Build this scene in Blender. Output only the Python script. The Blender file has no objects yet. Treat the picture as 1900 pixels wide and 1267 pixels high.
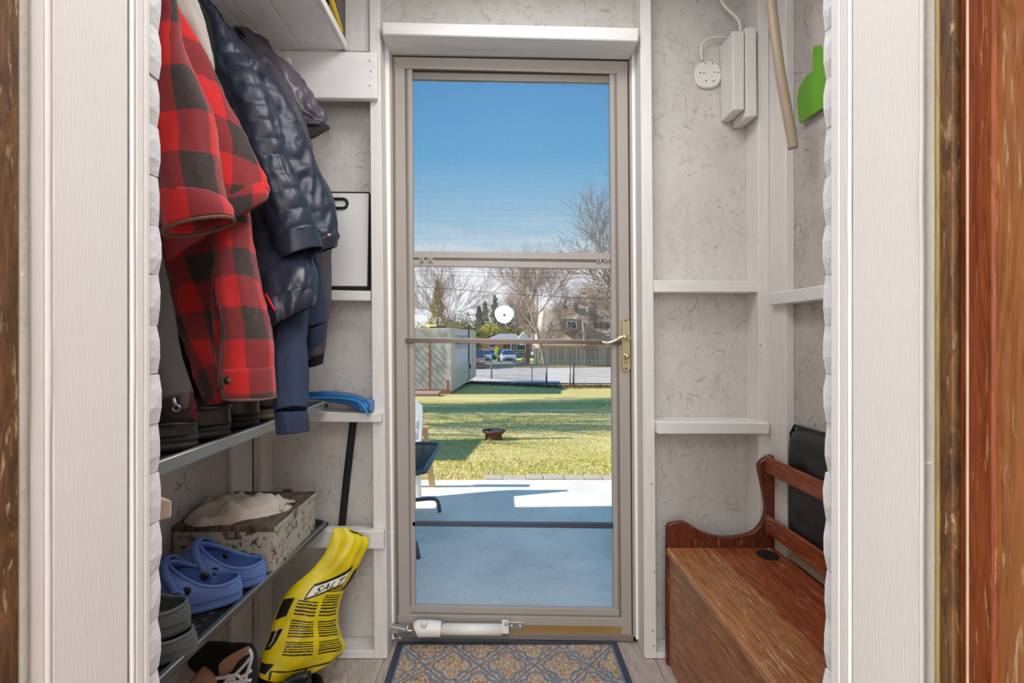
import bpy, math, random
import numpy as np
from mathutils import Vector, noise as mnoise
random.seed(7)
D = bpy.data; SC = bpy.context.scene; COL = SC.collection
# ---------------------------------------------------------------- camera, sky, sun, lights, exposure
F = 950.0; CX = 925.0; CY = 625.0; CZ = 1.07
cam = D.objects.new('camera', D.cameras.new('camera')); COL.objects.link(cam)
cam.location = (0, 0, CZ); cam.rotation_euler = (math.pi/2, 0, 0)
cam.data.sensor_width = 36; cam.data.lens = F/1900*36
cam.data.shift_x = (950-CX)/1900; cam.data.shift_y = (CY-633.5)/1900
cam.data.clip_start = 0.02; cam.data.clip_end = 500
SC.camera = cam
def lin(c):
    c = c/255.0
    return c/12.92 if c <= 0.04045 else ((c+0.055)/1.055)**2.4
def rgb(r, g, b): return (lin(r), lin(g), lin(b), 1)
w = D.worlds.new('sky'); SC.world = w; w.use_nodes = True
nt = w.node_tree; nt.nodes.clear()
def wn(t, **k):
    n = nt.nodes.new(t)
    for a, v in k.items(): setattr(n, a, v)
    return n
tc = wn('ShaderNodeTexCoord'); sp = wn('ShaderNodeSeparateXYZ'); nt.links.new(tc.outputs['Generated'], sp.inputs[0])
rp = wn('ShaderNodeValToRGB'); nt.links.new(sp.outputs['Z'], rp.inputs[0])
e = rp.color_ramp.elements; e[0].position = 0.0; e[0].color = rgb(248, 249, 251); e[1].position = 1.0; e[1].color = rgb(112, 164, 216)
for p_, c_ in ((0.13, (238, 243, 249)), (0.19, (172, 212, 236)), (0.33, (78, 172, 226)), (0.46, (50, 148, 214)), (0.7, (76, 154, 214))):
    q = e.new(p_); q.color = rgb(*c_)
mp = wn('ShaderNodeMapping'); mp.inputs['Scale'].default_value = (3, 3, 14); nt.links.new(tc.outputs['Generated'], mp.inputs[0])
nz = wn('ShaderNodeTexNoise'); nz.inputs['Scale'].default_value = 2.2; nz.inputs['Detail'].default_value = 6; nt.links.new(mp.outputs[0], nz.inputs['Vector'])
cr = wn('ShaderNodeMapRange'); cr.inputs[1].default_value = 0.45; cr.inputs[2].default_value = 0.7; nt.links.new(nz.outputs[0], cr.inputs[0])
cb = wn('ShaderNodeMapRange'); cb.inputs[1].default_value = 0.24; cb.inputs[2].default_value = 0.1; nt.links.new(sp.outputs['Z'], cb.inputs[0])
mm = wn('ShaderNodeMath', operation='MULTIPLY'); nt.links.new(cr.outputs[0], mm.inputs[0]); nt.links.new(cb.outputs[0], mm.inputs[1])
mx = wn('ShaderNodeMix', data_type='RGBA'); nt.links.new(mm.outputs[0], mx.inputs[0]); nt.links.new(rp.outputs[0], mx.inputs[6]); mx.inputs[7].default_value = rgb(250, 251, 254)
bg = wn('ShaderNodeBackground'); bg.inputs['Strength'].default_value = 1.0; nt.links.new(mx.outputs[2], bg.inputs[0])
wo = wn('ShaderNodeOutputWorld'); nt.links.new(bg.outputs[0], wo.inputs[0])
sun = D.objects.new('sun', D.lights.new('sun', 'SUN')); COL.objects.link(sun)
sun.data.energy = 7.0; sun.data.angle = 0.009; sun.data.color = (1, 0.93, 0.82)
sdir = Vector((1.0, 0.04, -0.60)).normalized()
sun.rotation_euler = sdir.to_track_quat('-Z', 'Y').to_euler()
def area(name, loc, size, energy, rot=(0, 0, 0), col=(1, 0.97, 0.93), sy=None):
    l = D.lights.new(name, 'AREA'); l.energy = energy; l.size = size; l.color = col
    if sy: l.shape = 'RECTANGLE'; l.size_y = sy
    o = D.objects.new(name, l); o.location = loc; o.rotation_euler = rot; COL.objects.link(o); return o
area('hall_fill_top', (0.05, -1.0, 2.33), 1.3, 38, (0, 0, 0), (1, .985, .97))  # fill light added overhead to brighten hall and porch, no fixture
area('hall_fill_rear', (-0.2, -2.6, 1.5), 1.9, 56, (math.radians(90), 0, 0), (.97, 0.985, 1), 1.6)  # fill light added behind the camera; the hall wall has no window
area('porch_ceiling_lamp', (0.1, 1.05, 2.30), 0.55, 10.5, (0, 0, 0), (1, 0.985, 0.97))
SC.view_settings.view_transform = 'Standard'; SC.view_settings.look = 'None'
SC.view_settings.exposure = 0.0; SC.view_settings.gamma = 1.0; SC.view_settings.use_curve_mapping = False
SC.cycles.use_denoising = True
SC.cycles.max_bounces = 8; SC.cycles.transparent_max_bounces = 16

# ---------------------------------------------------------------- helpers
def P(x, y, Y): return Vector(((x-CX)/F*Y, Y, CZ-(y-CY)/F*Y))
def PX(x, y, X): return P(x, y, X*F/(x-CX))
def PZ(x, y, Z): return P(x, y, (CZ-Z)*F/(y-CY))
GZ = [(0, -.14), (4.2, -.14), (6.7, -.27), (18.8, -1.03), (23.5, -1.2), (45, -1.65), (49, -1.63), (63, -2.05), (90, -2.5), (400, -2.5)]
def zg(Y):
    for (a, za), (b, zb) in zip(GZ, GZ[1:]):
        if Y <= b: return za+(zb-za)*(Y-a)/(b-a)
    return -2.5
def G(x, Y): return Vector(((x-CX)/F*Y, Y, zg(Y)))
def tag(o, label=None, cat=None, group=None, kind=None):
    if label: o['label'] = label
    if cat: o['category'] = cat
    if group: o['group'] = group
    if kind: o['kind'] = kind
    return o
def empty(name, loc, label=None, cat=None, group=None, kind=None):
    o = D.objects.new(name, None); o.empty_display_size = 0.05; COL.objects.link(o); o.location = loc
    tag(o, label, cat, group, kind); return o
def mk(name, V, Fc, mat, parent=None, smooth=False, uv=None, mats=None, fm=None):
    me = D.meshes.new(name)
    off = Vector((0, 0, 0))
    if parent is not None:
        p = parent
        while p is not None: off += p.location; p = p.parent
    V = [Vector(v)-off for v in V]
    me.from_pydata(V, [], Fc); 
    for m in (mats or [mat]): me.materials.append(m)
    if fm is not None: me.polygons.foreach_set('material_index', fm)
    if smooth: me.polygons.foreach_set('use_smooth', [True]*len(me.polygons))
    if uv is not None:
        ul = me.uv_layers.new(name='UVMap')
        li = np.zeros(len(me.loops), dtype=np.int32); me.loops.foreach_get('vertex_index', li)
        if callable(uv): pass
        arr = np.array(uv, dtype=np.float32)
        if len(arr) == len(me.loops): ul.data.foreach_set('uv', arr.ravel())
        else: ul.data.foreach_set('uv', arr[li].ravel())
    me.update()
    o = D.objects.new(name, me); COL.objects.link(o)
    if parent is not None: o.parent = parent
    return o
def bev(o, wd=0.002, seg=1):
    m = o.modifiers.new('bevel', 'BEVEL'); m.width = wd; m.segments = seg; m.limit_method = 'ANGLE'; m.angle_limit = math.radians(40); return o
HEX = [(0, 3, 2, 1), (4, 5, 6, 7), (0, 1, 5, 4), (1, 2, 6, 5), (2, 3, 7, 6), (3, 0, 4, 7)]
def hexa(name, V, mat, parent=None, b=0.0):
    o = mk(name, V, HEX, mat, parent)
    if b: bev(o, b)
    return o
def bx(name, x0, x1, y0, y1, z0, z1, mat, parent=None, b=0.0):
    V = [(x0, y0, z0), (x1, y0, z0), (x1, y1, z0), (x0, y1, z0), (x0, y0, z1), (x1, y0, z1), (x1, y1, z1), (x0, y1, z1)]
    return hexa(name, V, mat, parent, b)
def qp(name, q, Y, th, mat, parent=None, b=0.0):      # front face given by 4 corners TL TR BR BL on the plane at distance Y, th deep
    f = [P(x, y, Y) for x, y in q]
    V = [f[3], f[2], f[2]+Vector((0, th, 0)), f[3]+Vector((0, th, 0)), f[0], f[1], f[1]+Vector((0, th, 0)), f[0]+Vector((0, th, 0))]
    return hexa(name, V, mat, parent, b)
def rect(x0, y0, x1, y1): return [(x0, y0), (x1, y0), (x1, y1), (x0, y1)]
def prism(name, pts, d, mat, parent=None, b=0.0, smooth=False):   # polygon of 3D points pushed by vector d
    n = len(pts); V = [Vector(p) for p in pts]+[Vector(p)+Vector(d) for p in pts]
    Fc = [tuple(range(n)), tuple(range(2*n-1, n-1, -1))]+[(i, i+n, (i+1) % n+n, (i+1) % n) for i in range(n)]
    o = mk(name, V, Fc, mat, parent, smooth)
    if b: bev(o, b)
    return o
def crom(pts, n):
    pts = [Vector(p) for p in pts]; out = []
    m = len(pts)-1
    for k in range(n+1):
        t = k/n*m; i = min(int(t), m-1); u = t-i
        p1, p2 = pts[i], pts[i+1]
        p0 = pts[i-1] if i > 0 else p1*2-p2
        p3 = pts[i+2] if i+2 <= m else p2*2-p1
        out.append(0.5*((2*p1)+(p2-p0)*u+(2*p0-5*p1+4*p2-p3)*u*u+(3*p1-p0-3*p2+p3)*u**3))
    return out
def tube_geo(pts, r, seg=8, V=None, Fc=None, caps=True):
    if V is None: V = []; Fc = []
    pts = [Vector(p) for p in pts]; n = len(pts); rr = r if isinstance(r, (list, tuple)) else [r]*n
    up = Vector((0, 0, 1)); base = len(V)
    for i, p in enumerate(pts):
        d = (pts[min(i+1, n-1)]-pts[max(i-1, 0)]).normalized()
        a = up if abs(d.dot(up)) < 0.9 else Vector((1, 0, 0))
        s = d.cross(a).normalized(); t = d.cross(s).normalized()
        for k in range(seg):
            an = 2*math.pi*k/seg; V.append(p+(s*math.cos(an)+t*math.sin(an))*rr[i])
    for i in range(n-1):
        for k in range(seg):
            a = base+i*seg+k; b_ = base+i*seg+(k+1) % seg; Fc.append((a, b_, b_+seg, a+seg))
    if caps: Fc.append(tuple(base+k for k in range(seg))[::-1]); Fc.append(tuple(base+(n-1)*seg+k for k in range(seg)))
    return V, Fc
def tube(name, pts, r, mat, parent=None, seg=10, smooth=True):
    V, Fc = tube_geo(pts, r, seg); return mk(name, V, Fc, mat, parent, smooth)
def lathe(name, prof, c, mat, parent=None, seg=24, axis='Z', smooth=True):   # prof: (radius, height)
    V = []; Fc = []; n = len(prof); c = Vector(c)
    for r, h in prof:
        for k in range(seg):
            a = 2*math.pi*k/seg; x, y = r*math.cos(a), r*math.sin(a)
            v = (x, y, h) if axis == 'Z' else ((x, h, y) if axis == 'Y' else (h, x, y))
            V.append(c+Vector(v))
    for i in range(n-1):
        for k in range(seg):
            a = i*seg+k; b_ = i*seg+(k+1) % seg; Fc.append((a, b_, b_+seg, a+seg))
    Fc.append(tuple(range(seg))[::-1]); Fc.append(tuple((n-1)*seg+k for k in range(seg)))
    return mk(name, V, Fc, mat, parent, smooth)
def join_boxes(name, boxes, mat, parent=None):
    V = []; Fc = []
    for (x0, x1, y0, y1, z0, z1) in boxes:
        b0 = len(V); V += [(x0, y0, z0), (x1, y0, z0), (x1, y1, z0), (x0, y1, z0), (x0, y0, z1), (x1, y0, z1), (x1, y1, z1), (x0, y1, z1)]
        Fc += [tuple(i+b0 for i in f) for f in HEX]
    return mk(name, V, Fc, mat, parent)
def ns(v, s=1.0): return mnoise.noise(Vector(v)*s)

# ---------------------------------------------------------------- materials
class MT:
    def __init__(s, name, rough=0.6, metal=0.0):
        s.m = D.materials.new(name); s.m.use_nodes = True; s.t = s.m.node_tree
        s.b = s.t.nodes['Principled BSDF']; s.b.inputs['Roughness'].default_value = rough; s.b.inputs['Metallic'].default_value = metal
        s.co = s.t.nodes.new('ShaderNodeTexCoord')
    def n(s, t, **k):
        n = s.t.nodes.new(t)
        for a, v in k.items():
            if a.startswith('i_'): n.inputs[a[2:]].default_value = v
            else: setattr(n, a, v)
        return n
    def l(s, a, b): s.t.links.new(a, b)
    def vec(s, scale=(1, 1, 1), src='Object', rot=(0, 0, 0)):
        m = s.n('ShaderNodeMapping'); m.inputs['Scale'].default_value = scale; m.inputs['Rotation'].default_value = rot; s.l(s.co.outputs[src], m.inputs[0]); return m.outputs[0]
    def noise(s, scale, detail=3, vec=None, dist=0, rough=0.5):
        n = s.n('ShaderNodeTexNoise'); n.inputs['Scale'].default_value = scale; n.inputs['Detail'].default_value = detail
        n.inputs['Distortion'].default_value = dist; n.inputs['Roughness'].default_value = rough
        s.l(vec if vec is not None else s.vec(), n.inputs['Vector']); return n.outputs[0]
    def mr(s, x, a, b, c=0, d=1):
        m = s.n('ShaderNodeMapRange'); m.inputs[1].default_value = a; m.inputs[2].default_value = b; m.inputs[3].default_value = c; m.inputs[4].default_value = d
        s.l(x, m.inputs[0]); return m.outputs[0]
    def mix(s, f, a, b):
        m = s.n('ShaderNodeMix', data_type='RGBA')
        for i, v in ((0, f), (6, a), (7, b)):
            if isinstance(v, (tuple, float, int)): m.inputs[i].default_value = v
            else: s.l(v, m.inputs[i])
        return m.outputs[2]
    def math(s, op, a, b=0.0):
        m = s.n('ShaderNodeMath', operation=op)
        for i, v in ((0, a), (1, b)):
            if isinstance(v, (float, int)): m.inputs[i].default_value = v
            else: s.l(v, m.inputs[i])
        return m.outputs[0]
    def col(s, c):
        if isinstance(c, tuple): s.b.inputs['Base Color'].default_value = c
        else: s.l(c, s.b.inputs['Base Color'])
        return s
    def bump(s, h, st=0.3, d=0.002):
        n = s.n('ShaderNodeBump'); n.inputs['Strength'].default_value = st; n.inputs['Distance'].default_value = d; s.l(h, n.inputs['Height']); s.l(n.outputs[0], s.b.inputs['Normal']); return s
    def band(s, x, c, wd):   # 1 near x == c
        d = s.math('ABSOLUTE', s.math('SUBTRACT', x, c)); return s.mr(d, wd, 0)
def simple(name, c, rough=0.6, metal=0.0, var=0.12, scale=20, bump=0.0, bscale=60):
    m = MT(name, rough, metal); d = tuple(v*(1-var) for v in c[:3])+(1,)
    l_ = tuple(min(1, v*(1+var)) for v in c[:3])+(1,)
    m.col(m.mix(m.noise(scale, 4), d, l_))
    if bump: m.bump(m.noise(bscale, 4), bump, 0.002)
    return m.m
def painted(name, base, dark, amt=0.5, sc=(1, 1, 1), rough=0.55, bump=0.3, fleck=True):
    m = MT(name, rough); v = m.vec(sc)
    c = m.mix(m.mr(m.noise(6, 5, v), 0.35, 0.75), base, tuple(x*0.87+y*0.13 for x, y in zip(base, dark)))
    if fleck: c = m.mix(m.math('MULTIPLY', m.mr(m.noise(26, 3, v, 0.6), 0.68, 0.76), amt), c, dark)
    m.col(c); m.bump(m.noise(45, 5, v), bump, 0.0015); return m.m
def osb(name, base, dark, amt=0.6, plane='XZ'):
    m = MT(name, 0.6); v = m.vec(); f = None
    for i, (ang, sc_) in enumerate(((.35, 30), (1.25, 34), (2.2, 28), (2.75, 40))):
        rot = (0, ang, 0) if plane == 'XZ' else (ang, 0, 0)
        n_ = m.n('ShaderNodeMapping'); n_.inputs['Rotation'].default_value = rot; n_.inputs['Location'].default_value = (i*3.1, i*1.7, i*2.3); m.l(v, n_.inputs[0])
        n2 = m.n('ShaderNodeMapping'); n2.inputs['Scale'].default_value = (1, 1, .22) if plane == 'XZ' else (1, 1, .22); m.l(n_.outputs[0], n2.inputs[0])
        st = m.mr(m.noise(sc_*2.3, 4, n2.outputs[0], .5, .7), .575, .66)
        q = m.math('MULTIPLY', st, m.mr(m.noise(9+2*i, 3, n_.outputs[0]), .46, .60))
        f = q if f is None else m.math('MAXIMUM', f, q)
    s1 = m.math('MULTIPLY', m.band(m.noise(26, 4, v, 1.3, .6), 0.5, 0.014), m.mr(m.noise(7, 3, v), 0.42, 0.6)); f = m.math('MAXIMUM', f, m.math('MULTIPLY', s1, .8))
    vo = m.n('ShaderNodeTexVoronoi'); vo.inputs['Scale'].default_value = 30; m.l(m.vec((1, 1, .6)), vo.inputs['Vector'])
    c = m.mix(m.mr(m.noise(3.5, 5, v), 0.4, 0.75, 0, .8), base, tuple(x*.84+y*.16 for x, y in zip(base, dark)))
    sv = m.n('ShaderNodeSeparateColor'); m.l(vo.outputs['Color'], sv.inputs[0])
    c = m.mix(m.mr(sv.outputs[0], 0.7, 1.0, 0, 0.10), c, dark)
    c = m.mix(m.math('MULTIPLY', f, amt), c, dark)
    m.col(c); m.bump(m.math('SUBTRACT', sv.outputs[0], f), 0.4, 0.0012); return m.m
def wood(name, c1, c2, c3, sc=(8, 1, 8), rough=0.4, scratch=0.5, dark=None):
    m = MT(name, rough); v = m.vec(sc)
    g = m.noise(9, 6, v, 1.2); c = m.mix(m.mr(g, 0.35, 0.65), c1, c2)
    c = m.mix(m.math('MULTIPLY', m.band(m.noise(3, 4, v, 2.0), 0.5, 0.03), 0.5), c, dark or tuple(x*0.4 for x in c1[:3])+(1,))
    s = m.mr(m.noise(17, 5, m.vec(sc), 0.3, .65), 0.585, 0.66); s = m.math('MULTIPLY', s, m.mr(m.noise(2.5, 2), 0.4, 0.62))
    c = m.mix(m.math('MULTIPLY', s, scratch), c, c3)
    m.col(c); m.bump(g, 0.15, 0.001); return m.m
WHT = rgb(228, 224, 220)
M = {}
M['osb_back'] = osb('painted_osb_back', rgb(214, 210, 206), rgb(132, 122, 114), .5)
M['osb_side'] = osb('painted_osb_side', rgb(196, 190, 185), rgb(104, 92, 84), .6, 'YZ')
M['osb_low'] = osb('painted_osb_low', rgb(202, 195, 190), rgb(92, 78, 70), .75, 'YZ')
M['stud'] = painted('white_stud_paint', rgb(232, 229, 226), rgb(140, 132, 124), .4, (14, 14, 1.2))
M['girt'] = painted('white_girt_paint', rgb(234, 232, 230), rgb(140, 132, 124), .45, (1.2, 14, 14))
M['shelfw'] = painted('white_shelf_paint', rgb(238, 239, 238), rgb(150, 147, 144), .7, (10, 1.2, 10))
M['gloss'] = painted('gloss_white_jamb', rgb(246, 246, 247), rgb(232, 232, 236), .35, (10, 10, 1), 0.3, 0.22, False)
M['brickw'] = painted('white_painted_brick', rgb(232, 236, 242), rgb(200, 205, 212), .4, (3, 3, 3), 0.6, 0.9)
M['boardw'] = painted('white_board_paint', rgb(240, 240, 239), rgb(180, 178, 175), .35, (1.2, 10, 10))
M['floor'] = wood('grey_oak_plank', rgb(196, 184, 174), rgb(168, 154, 144), rgb(214, 205, 196), (9, 1, 9), 0.5, .4, rgb(134, 118, 108))
M['hallwall'] = simple('hall_wall_paint', rgb(225, 220, 212), .8)
M['alu'] = simple('taupe_aluminium', rgb(168, 160, 153), .45, 0.0, .05, 6)
M['alud'] = simple('dark_taupe_aluminium', rgb(128, 120, 114), .5, 0.0, .05, 6)
M['gap'] = simple('dark_gasket', rgb(52, 48, 46), .8)
M['bronze'] = simple('bronze_bar', rgb(96, 80, 72), .35, .4, .08)
M['bluebar'] = simple('dark_blue_bar', rgb(70, 78, 92), .4, .3, .08)
M['brass'] = simple('aged_brass', rgb(218, 202, 160), .28, .85, .08)
M['brassk'] = simple('brass_sweep', rgb(186, 154, 98), .4, .55, .12, 4)
M['steel'] = simple('steel', rgb(190, 190, 188), .35, .8, .06)
M['wplast'] = simple('white_plastic', rgb(232, 230, 226), .35, 0, .03)
M['black'] = simple('black_rubber', rgb(30, 30, 31), .5, 0, .3, 40, .2)
M['blackm'] = simple('black_matt', rgb(24, 24, 25), .75, 0, .2)
# ---------------------------------------------------------------- room shell
XL, XR, YB, YN, ZC = -.83, .925, 1.785, .63, 2.40
fl = empty('floor', (0, 0, 0), kind='structure')
bx('subfloor', -1.6, 1.3, -2.8, 1.90, -.10, -.012, M['gap'], fl)
xx = -1.58; k = 0; first = None
while xx < 1.3:
    off = random.uniform(0.2, 1.0)
    ys = [-2.8, -2.8+off+.6, -2.8+off+1.9, -2.8+off+3.2, 1.845]
    ys = [y for y in ys if y <= 1.845]
    for a, b_ in zip(ys, ys[1:]):
        if b_-a > .02: bx('plank', xx, min(xx+.148, 1.3), a, b_-.0015, -.012, 0, M['floor'], fl)
    xx += .15
wb = empty('wall_back', (0, YB, 0), kind='structure')
S = M['stud']; Gt = M['girt']; OB = M['osb_back']
def osbpanel(q, mat=OB): return qp('panel', q, YB, .012, mat, wb)
osbpanel([(470, -120), (694, -120), (706, 1186), (470, 1186)], M['osb_back'])
osbpanel([(706, -120), (1185, -120), (1185, 86), (706, 86)])
osbpanel([(1196, -120), (1420, -120), (1420, 1186), (1204, 1186)])
def stud(q, Y=1.70, d=.085, nm='stud', mat=S, b=.002): return qp(nm, q, Y, d, mat, wb, b)
stud([(684, -125), (703, -125), (719, 1222), (694, 1222)])                       # left of the door
stud([(1187, -125), (1207, -125), (1219, 1222), (1196, 1222)])                   # right of the door
stud([(1406, -125), (1427, -125), (1430, 1222), (1409, 1222)])                   # right corner
stud([(470, -125), (484, -125), (484, 1222), (470, 1222)])                       # left corner
qp('stud', [(640, -125), (685, -125), (685, 95), (640, 95)], 1.72, .03, S, wb, .002)
qp('stud', [(484, -125), (500, -125), (500, 95), (484, 95)], 1.70, .085, S, wb, .002)
# painted linings that turn the corner to the door
qp('lining', [(703, 60), (722, 60), (731, 1186), (716, 1186)], 1.776, .035, M['gloss'], wb)
qp('lining', [(1172, 62), (1186, 62), (1194, 1186), (1180, 1186)], 1.776, .035, M['gloss'], wb)
qp('header_board', [(708, 40), (1186, 51), (1184, 76), (710, 63)], 1.675, .115, Gt, wb, .003)
qp('sole_plate', rect(484, 1208, 694, 1222), 1.70, .08, Gt, wb, .002)
qp('sole_plate', rect(1219, 1212, 1409, 1222), 1.70, .08, Gt, wb, .002)
qp('girt', [(1212, 519.5), (1408, 522), (1408, 542), (1213, 542)], 1.705, .08, Gt, wb, .002)
qp('girt', [(607, 538), (688, 540), (688, 558), (607, 557)], 1.71, .075, Gt, wb, .002)
qp('girt', [(488, 764), (708, 766), (708, 784), (488, 782)], 1.675, .072, Gt, wb, .003)
qp('girt', [(488, 982), (712, 985), (712, 1019), (488, 1016)], 1.675, .025, Gt, wb, .003)
qp('girt', [(488, 984), (690, 986), (690, 1000), (488, 998)], 1.70, .048, Gt, wb)
qp('hook_board', [(488, 93), (699, 96), (699, 183), (488, 181)], 1.675, .025, M['boardw'], wb, .003)
sh = qp('ledge_shelf', [(1217, 782), (1429, 784), (1429, 806), (1220, 806)], 1.68, .105, Gt, wb, .004)
for (x, y) in ((687, 112), (689, 131), (687, 158)):
    p = P(x, y, 1.674); lathe('screw', [(.0045, .002), (.0045, -.001), (.001, -.0015)], p, M['girt'], wb, 10, 'Y')
# left wall
wl = empty('wall_left', (XL, 1.2, 0), kind='structure')
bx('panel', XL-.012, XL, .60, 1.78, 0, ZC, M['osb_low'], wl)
bx('corner_board', XL, XL+.014, 1.566, 1.70, 0, ZC, S, wl, .002)
bx('stud', XL, XL+.03, .80, .84, 0, .8, S, wl, .002)
bx('hook_rail', XL, XL+.02, .72, 1.56, 1.84, 1.95, M['shelfw'], wl, .003)
# right wall
wr = empty('wall_right', (XR, 1.2, 0), kind='structure')
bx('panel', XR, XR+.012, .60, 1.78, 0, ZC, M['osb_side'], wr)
bx('corner_board', XR-.027, XR, 1.60, 1.70, 0, ZC, S, wr, .002)
bx('stud', XR-.02, XR, .70, .74, 0, ZC, S, wr, .002)
bx('girt', XR-.045, XR, .74, 1.665, 1.172, 1.211, Gt, wr, .003)
# staples and nails left in the boards
def staple(p, ax, par, L=.012, nm='staple'):
    p = Vector(p); a = Vector(ax)*L/2; q = Vector((0, 0, random.uniform(-.002, .002)))
    tube(nm, [p-a+Vector((0, 0, -.004)), p-a-q, p+a+q, p+a+Vector((0, 0, -.004))], .0009, M['wplast'], par, 5)
for (x, y) in ((1467, 85), (1470, 198), (1476, 311), (1462, 395), (1470, 432), (1489, 655), (1462, 730), (1478, 771), (1470, 600)):
    pp = PX(x, y, XR-.003); staple(pp, (-.5, .86, 0), wr)
for (x, y) in ((1411, 663), (1423, 770), (1392, 665), (1405, 440), (1220, 1040)):
    staple(P(x, y, 1.697), (1, 0, 0), wb)
for (x, y) in ((455, 1015/1), (1211, 1170), (1213, 1198), (1214, 1060), (1209, 898), (1411, 640), (702, 765)):
    lathe('nail', [(.002, .001), (.002, -.0008), (.0004, -.0012)], P(x, y, 1.699), M['gap'], wb, 8, 'Y')
# ceiling of the porch and of the hall
ce = empty('ceiling', (0, 0, ZC), kind='structure')
bx('porch_ceiling', -.9, 1.0, .5, 1.9, ZC, ZC+.05, M['osb_back'], ce)
bx('hall_ceiling', -1.6, 1.3, -2.8, .5, ZC, ZC+.05, M['hallwall'], ce)
# hall walls behind the camera
hw = empty('wall_hall', (0, -2.8, 0), kind='structure')
bx('plaster', -1.65, 1.35, -2.85, -2.8, 0, ZC, M['hallwall'], hw)
bx('plaster', -1.65, -1.6, -2.85, .5, 0, ZC, M['hallwall'], hw)
bx('plaster', 1.3, 1.35, -2.85, .5, 0, ZC, M['hallwall'], hw)
# wall between hall and porch, brick outside
wn_ = empty('wall_near', (0, .55, 0), kind='structure')
JL, JR = -.4156, .3985
bx('masonry', -1.6, JL-.03, .44, .60, 0, ZC, M['hallwall'], wn_)
bx('masonry', JR+.045, 1.3, .44, .60, 0, ZC, M['hallwall'], wn_)
bx('masonry', JL-.03, JR+.045, .44, .60, 2.10, ZC, M['hallwall'], wn_)
def brick_mesh(seed):
    rs = random.Random(seed); L, W, H = .105, .034, .0598
    V = []; Fc = []
    nx, ny, nz_ = 3, 2, 3
    idx = {}
    def vid(i, j, k):
        if (i, j, k) not in idx:
            x, y, z = i/nx*L-L, j/ny*W-W, k/nz_*H-H/2
            e_ = (i in (0, nx))+(j in (0, ny))+(k in (0, nz_))
            if i == nx: x += rs.uniform(-.0012, .0008)-(.0028 if k in (0, nz_) else 0)
            if e_ >= 1: y += rs.uniform(-.001, .001); z += rs.uniform(-.0008, .0008)
            idx[(i, j, k)] = len(V); V.append((x, y, z))
        return idx[(i, j, k)]
    for i in range(nx):
        for k in range(nz_):
            Fc.append((vid(i, 0, k), vid(i+1, 0, k), vid(i+1, 0, k+1), vid(i, 0, k+1)))
            Fc.append((vid(i, ny, k), vid(i, ny, k+1), vid(i+1, ny, k+1), vid(i+1, ny, k)))
    for j in range(ny):
        for k in range(nz_):
            Fc.append((vid(0, j, k), vid(0, j, k+1), vid(0, j+1, k+1), vid(0, j+1, k)))
            Fc.append((vid(nx, j, k), vid(nx, j+1, k), vid(nx, j+1, k+1), vid(nx, j, k+1)))
    for i in range(nx):
        for j in range(ny):
            Fc.append((vid(i, j, 0), vid(i, j+1, 0), vid(i+1, j+1, 0), vid(i+1, j, 0)))
            Fc.append((vid(i, j, nz_), vid(i+1, j, nz_), vid(i+1, j+1, nz_), vid(i, j+1, nz_)))
    me = D.meshes.new('brick'); me.from_pydata(V, [], Fc); me.materials.append(M['brickw']); me.update()
    return me
BM = [brick_mesh(i) for i in range(6)]
for side in (-1, 1):
    for c in range(39):
        z = .03+c*.0603
        if z > 2.38: break
        o = D.objects.new('brick', BM[(c*5+side) % 6]); COL.objects.link(o); o.parent = wn_
        jx = random.uniform(-.0014, .0014)-.0008
        if side < 0: o.location = (JL+.000+jx, .631-.55, z)
        else: o.location = (JR+.0012-jx, .597-.55, z); o.rotation_euler = (0, 0, math.pi)
    # second brick of each course, seen from inside the porch
        o2 = D.objects.new('brick', BM[(c*3+1) % 6]); COL.objects.link(o2); o2.parent = wn_
        o2.location = ((JL-.112), .631-.55, z) if side < 0 else ((JR+.112), .597-.55, z)
        if side > 0: o2.rotation_euler = (0, 0, math.pi)
bx('mortar', -1.0, JL-.008, .600, .6275, 0, ZC, M['brickw'], wn_)
bx('mortar', JR+.008, 1.1, .600, .6275, 0, ZC, M['brickw'], wn_)
bx('mortar', JL-.008, JR+.008, .600, .6275, 2.10, ZC, M['brickw'], wn_)
# jambs: white reveal boards with stops
def jamb(side, name, cuts, mats):
    e_ = empty(name, (JL if side < 0 else JR, .52, 0), kind='structure')
    for (nm, y0, y1, dx, th, mk_, rnd) in cuts:
        if side < 0: x0, x1 = JL-th, JL+dx
        else: x0, x1 = JR-dx, JR+th
        if rnd: 
            xc = JL+dx-rnd if side < 0 else JR-dx+rnd
            pts = [Vector((xc+ns((0, 0, z*3), 4)*.0006, (y0+y1)/2+ns((5, 0, z*2), 3)*.0012, z)) for z in np.linspace(0, 2.08, 60)]
            tube(nm, pts, [rnd*(1+.2*ns((1, 2, z), 9)) for z in np.linspace(0, 2.08, 60)], mats[mk_], e_, 10)
        else: bx(nm, x0, x1, y0, y1, 0, 2.08, mats[mk_], e_, .0012)
    return e_
M['weather'] = painted('grey_foam_strip', rgb(170, 168, 158), rgb(225, 222, 214), .8, (3, 3, 3), .5, .8)
M['rough_wood'] = wood('weathered_brown_edge', rgb(126, 88, 50), rgb(86, 58, 34), rgb(196, 170, 132), (10, 10, 2.0), .6, .9, rgb(40, 26, 16))
M['tan_wood'] = wood('raw_tan_edge', rgb(200, 170, 110), rgb(170, 136, 84), rgb(220, 200, 150), (10, 10, 1.0), .6, .3)
M['door_wood'] = wood('red_brown_door', rgb(150, 80, 42), rgb(122, 58, 30), rgb(214, 176, 140), (12, 12, 1.0), .25, .8, rgb(82, 34, 14))
M['door_pale'] = wood('worn_brown_panel', rgb(172, 116, 70), rgb(150, 94, 56), rgb(222, 200, 170), (12, 12, 1.0), .3, .8, rgb(110, 60, 26))
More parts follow.
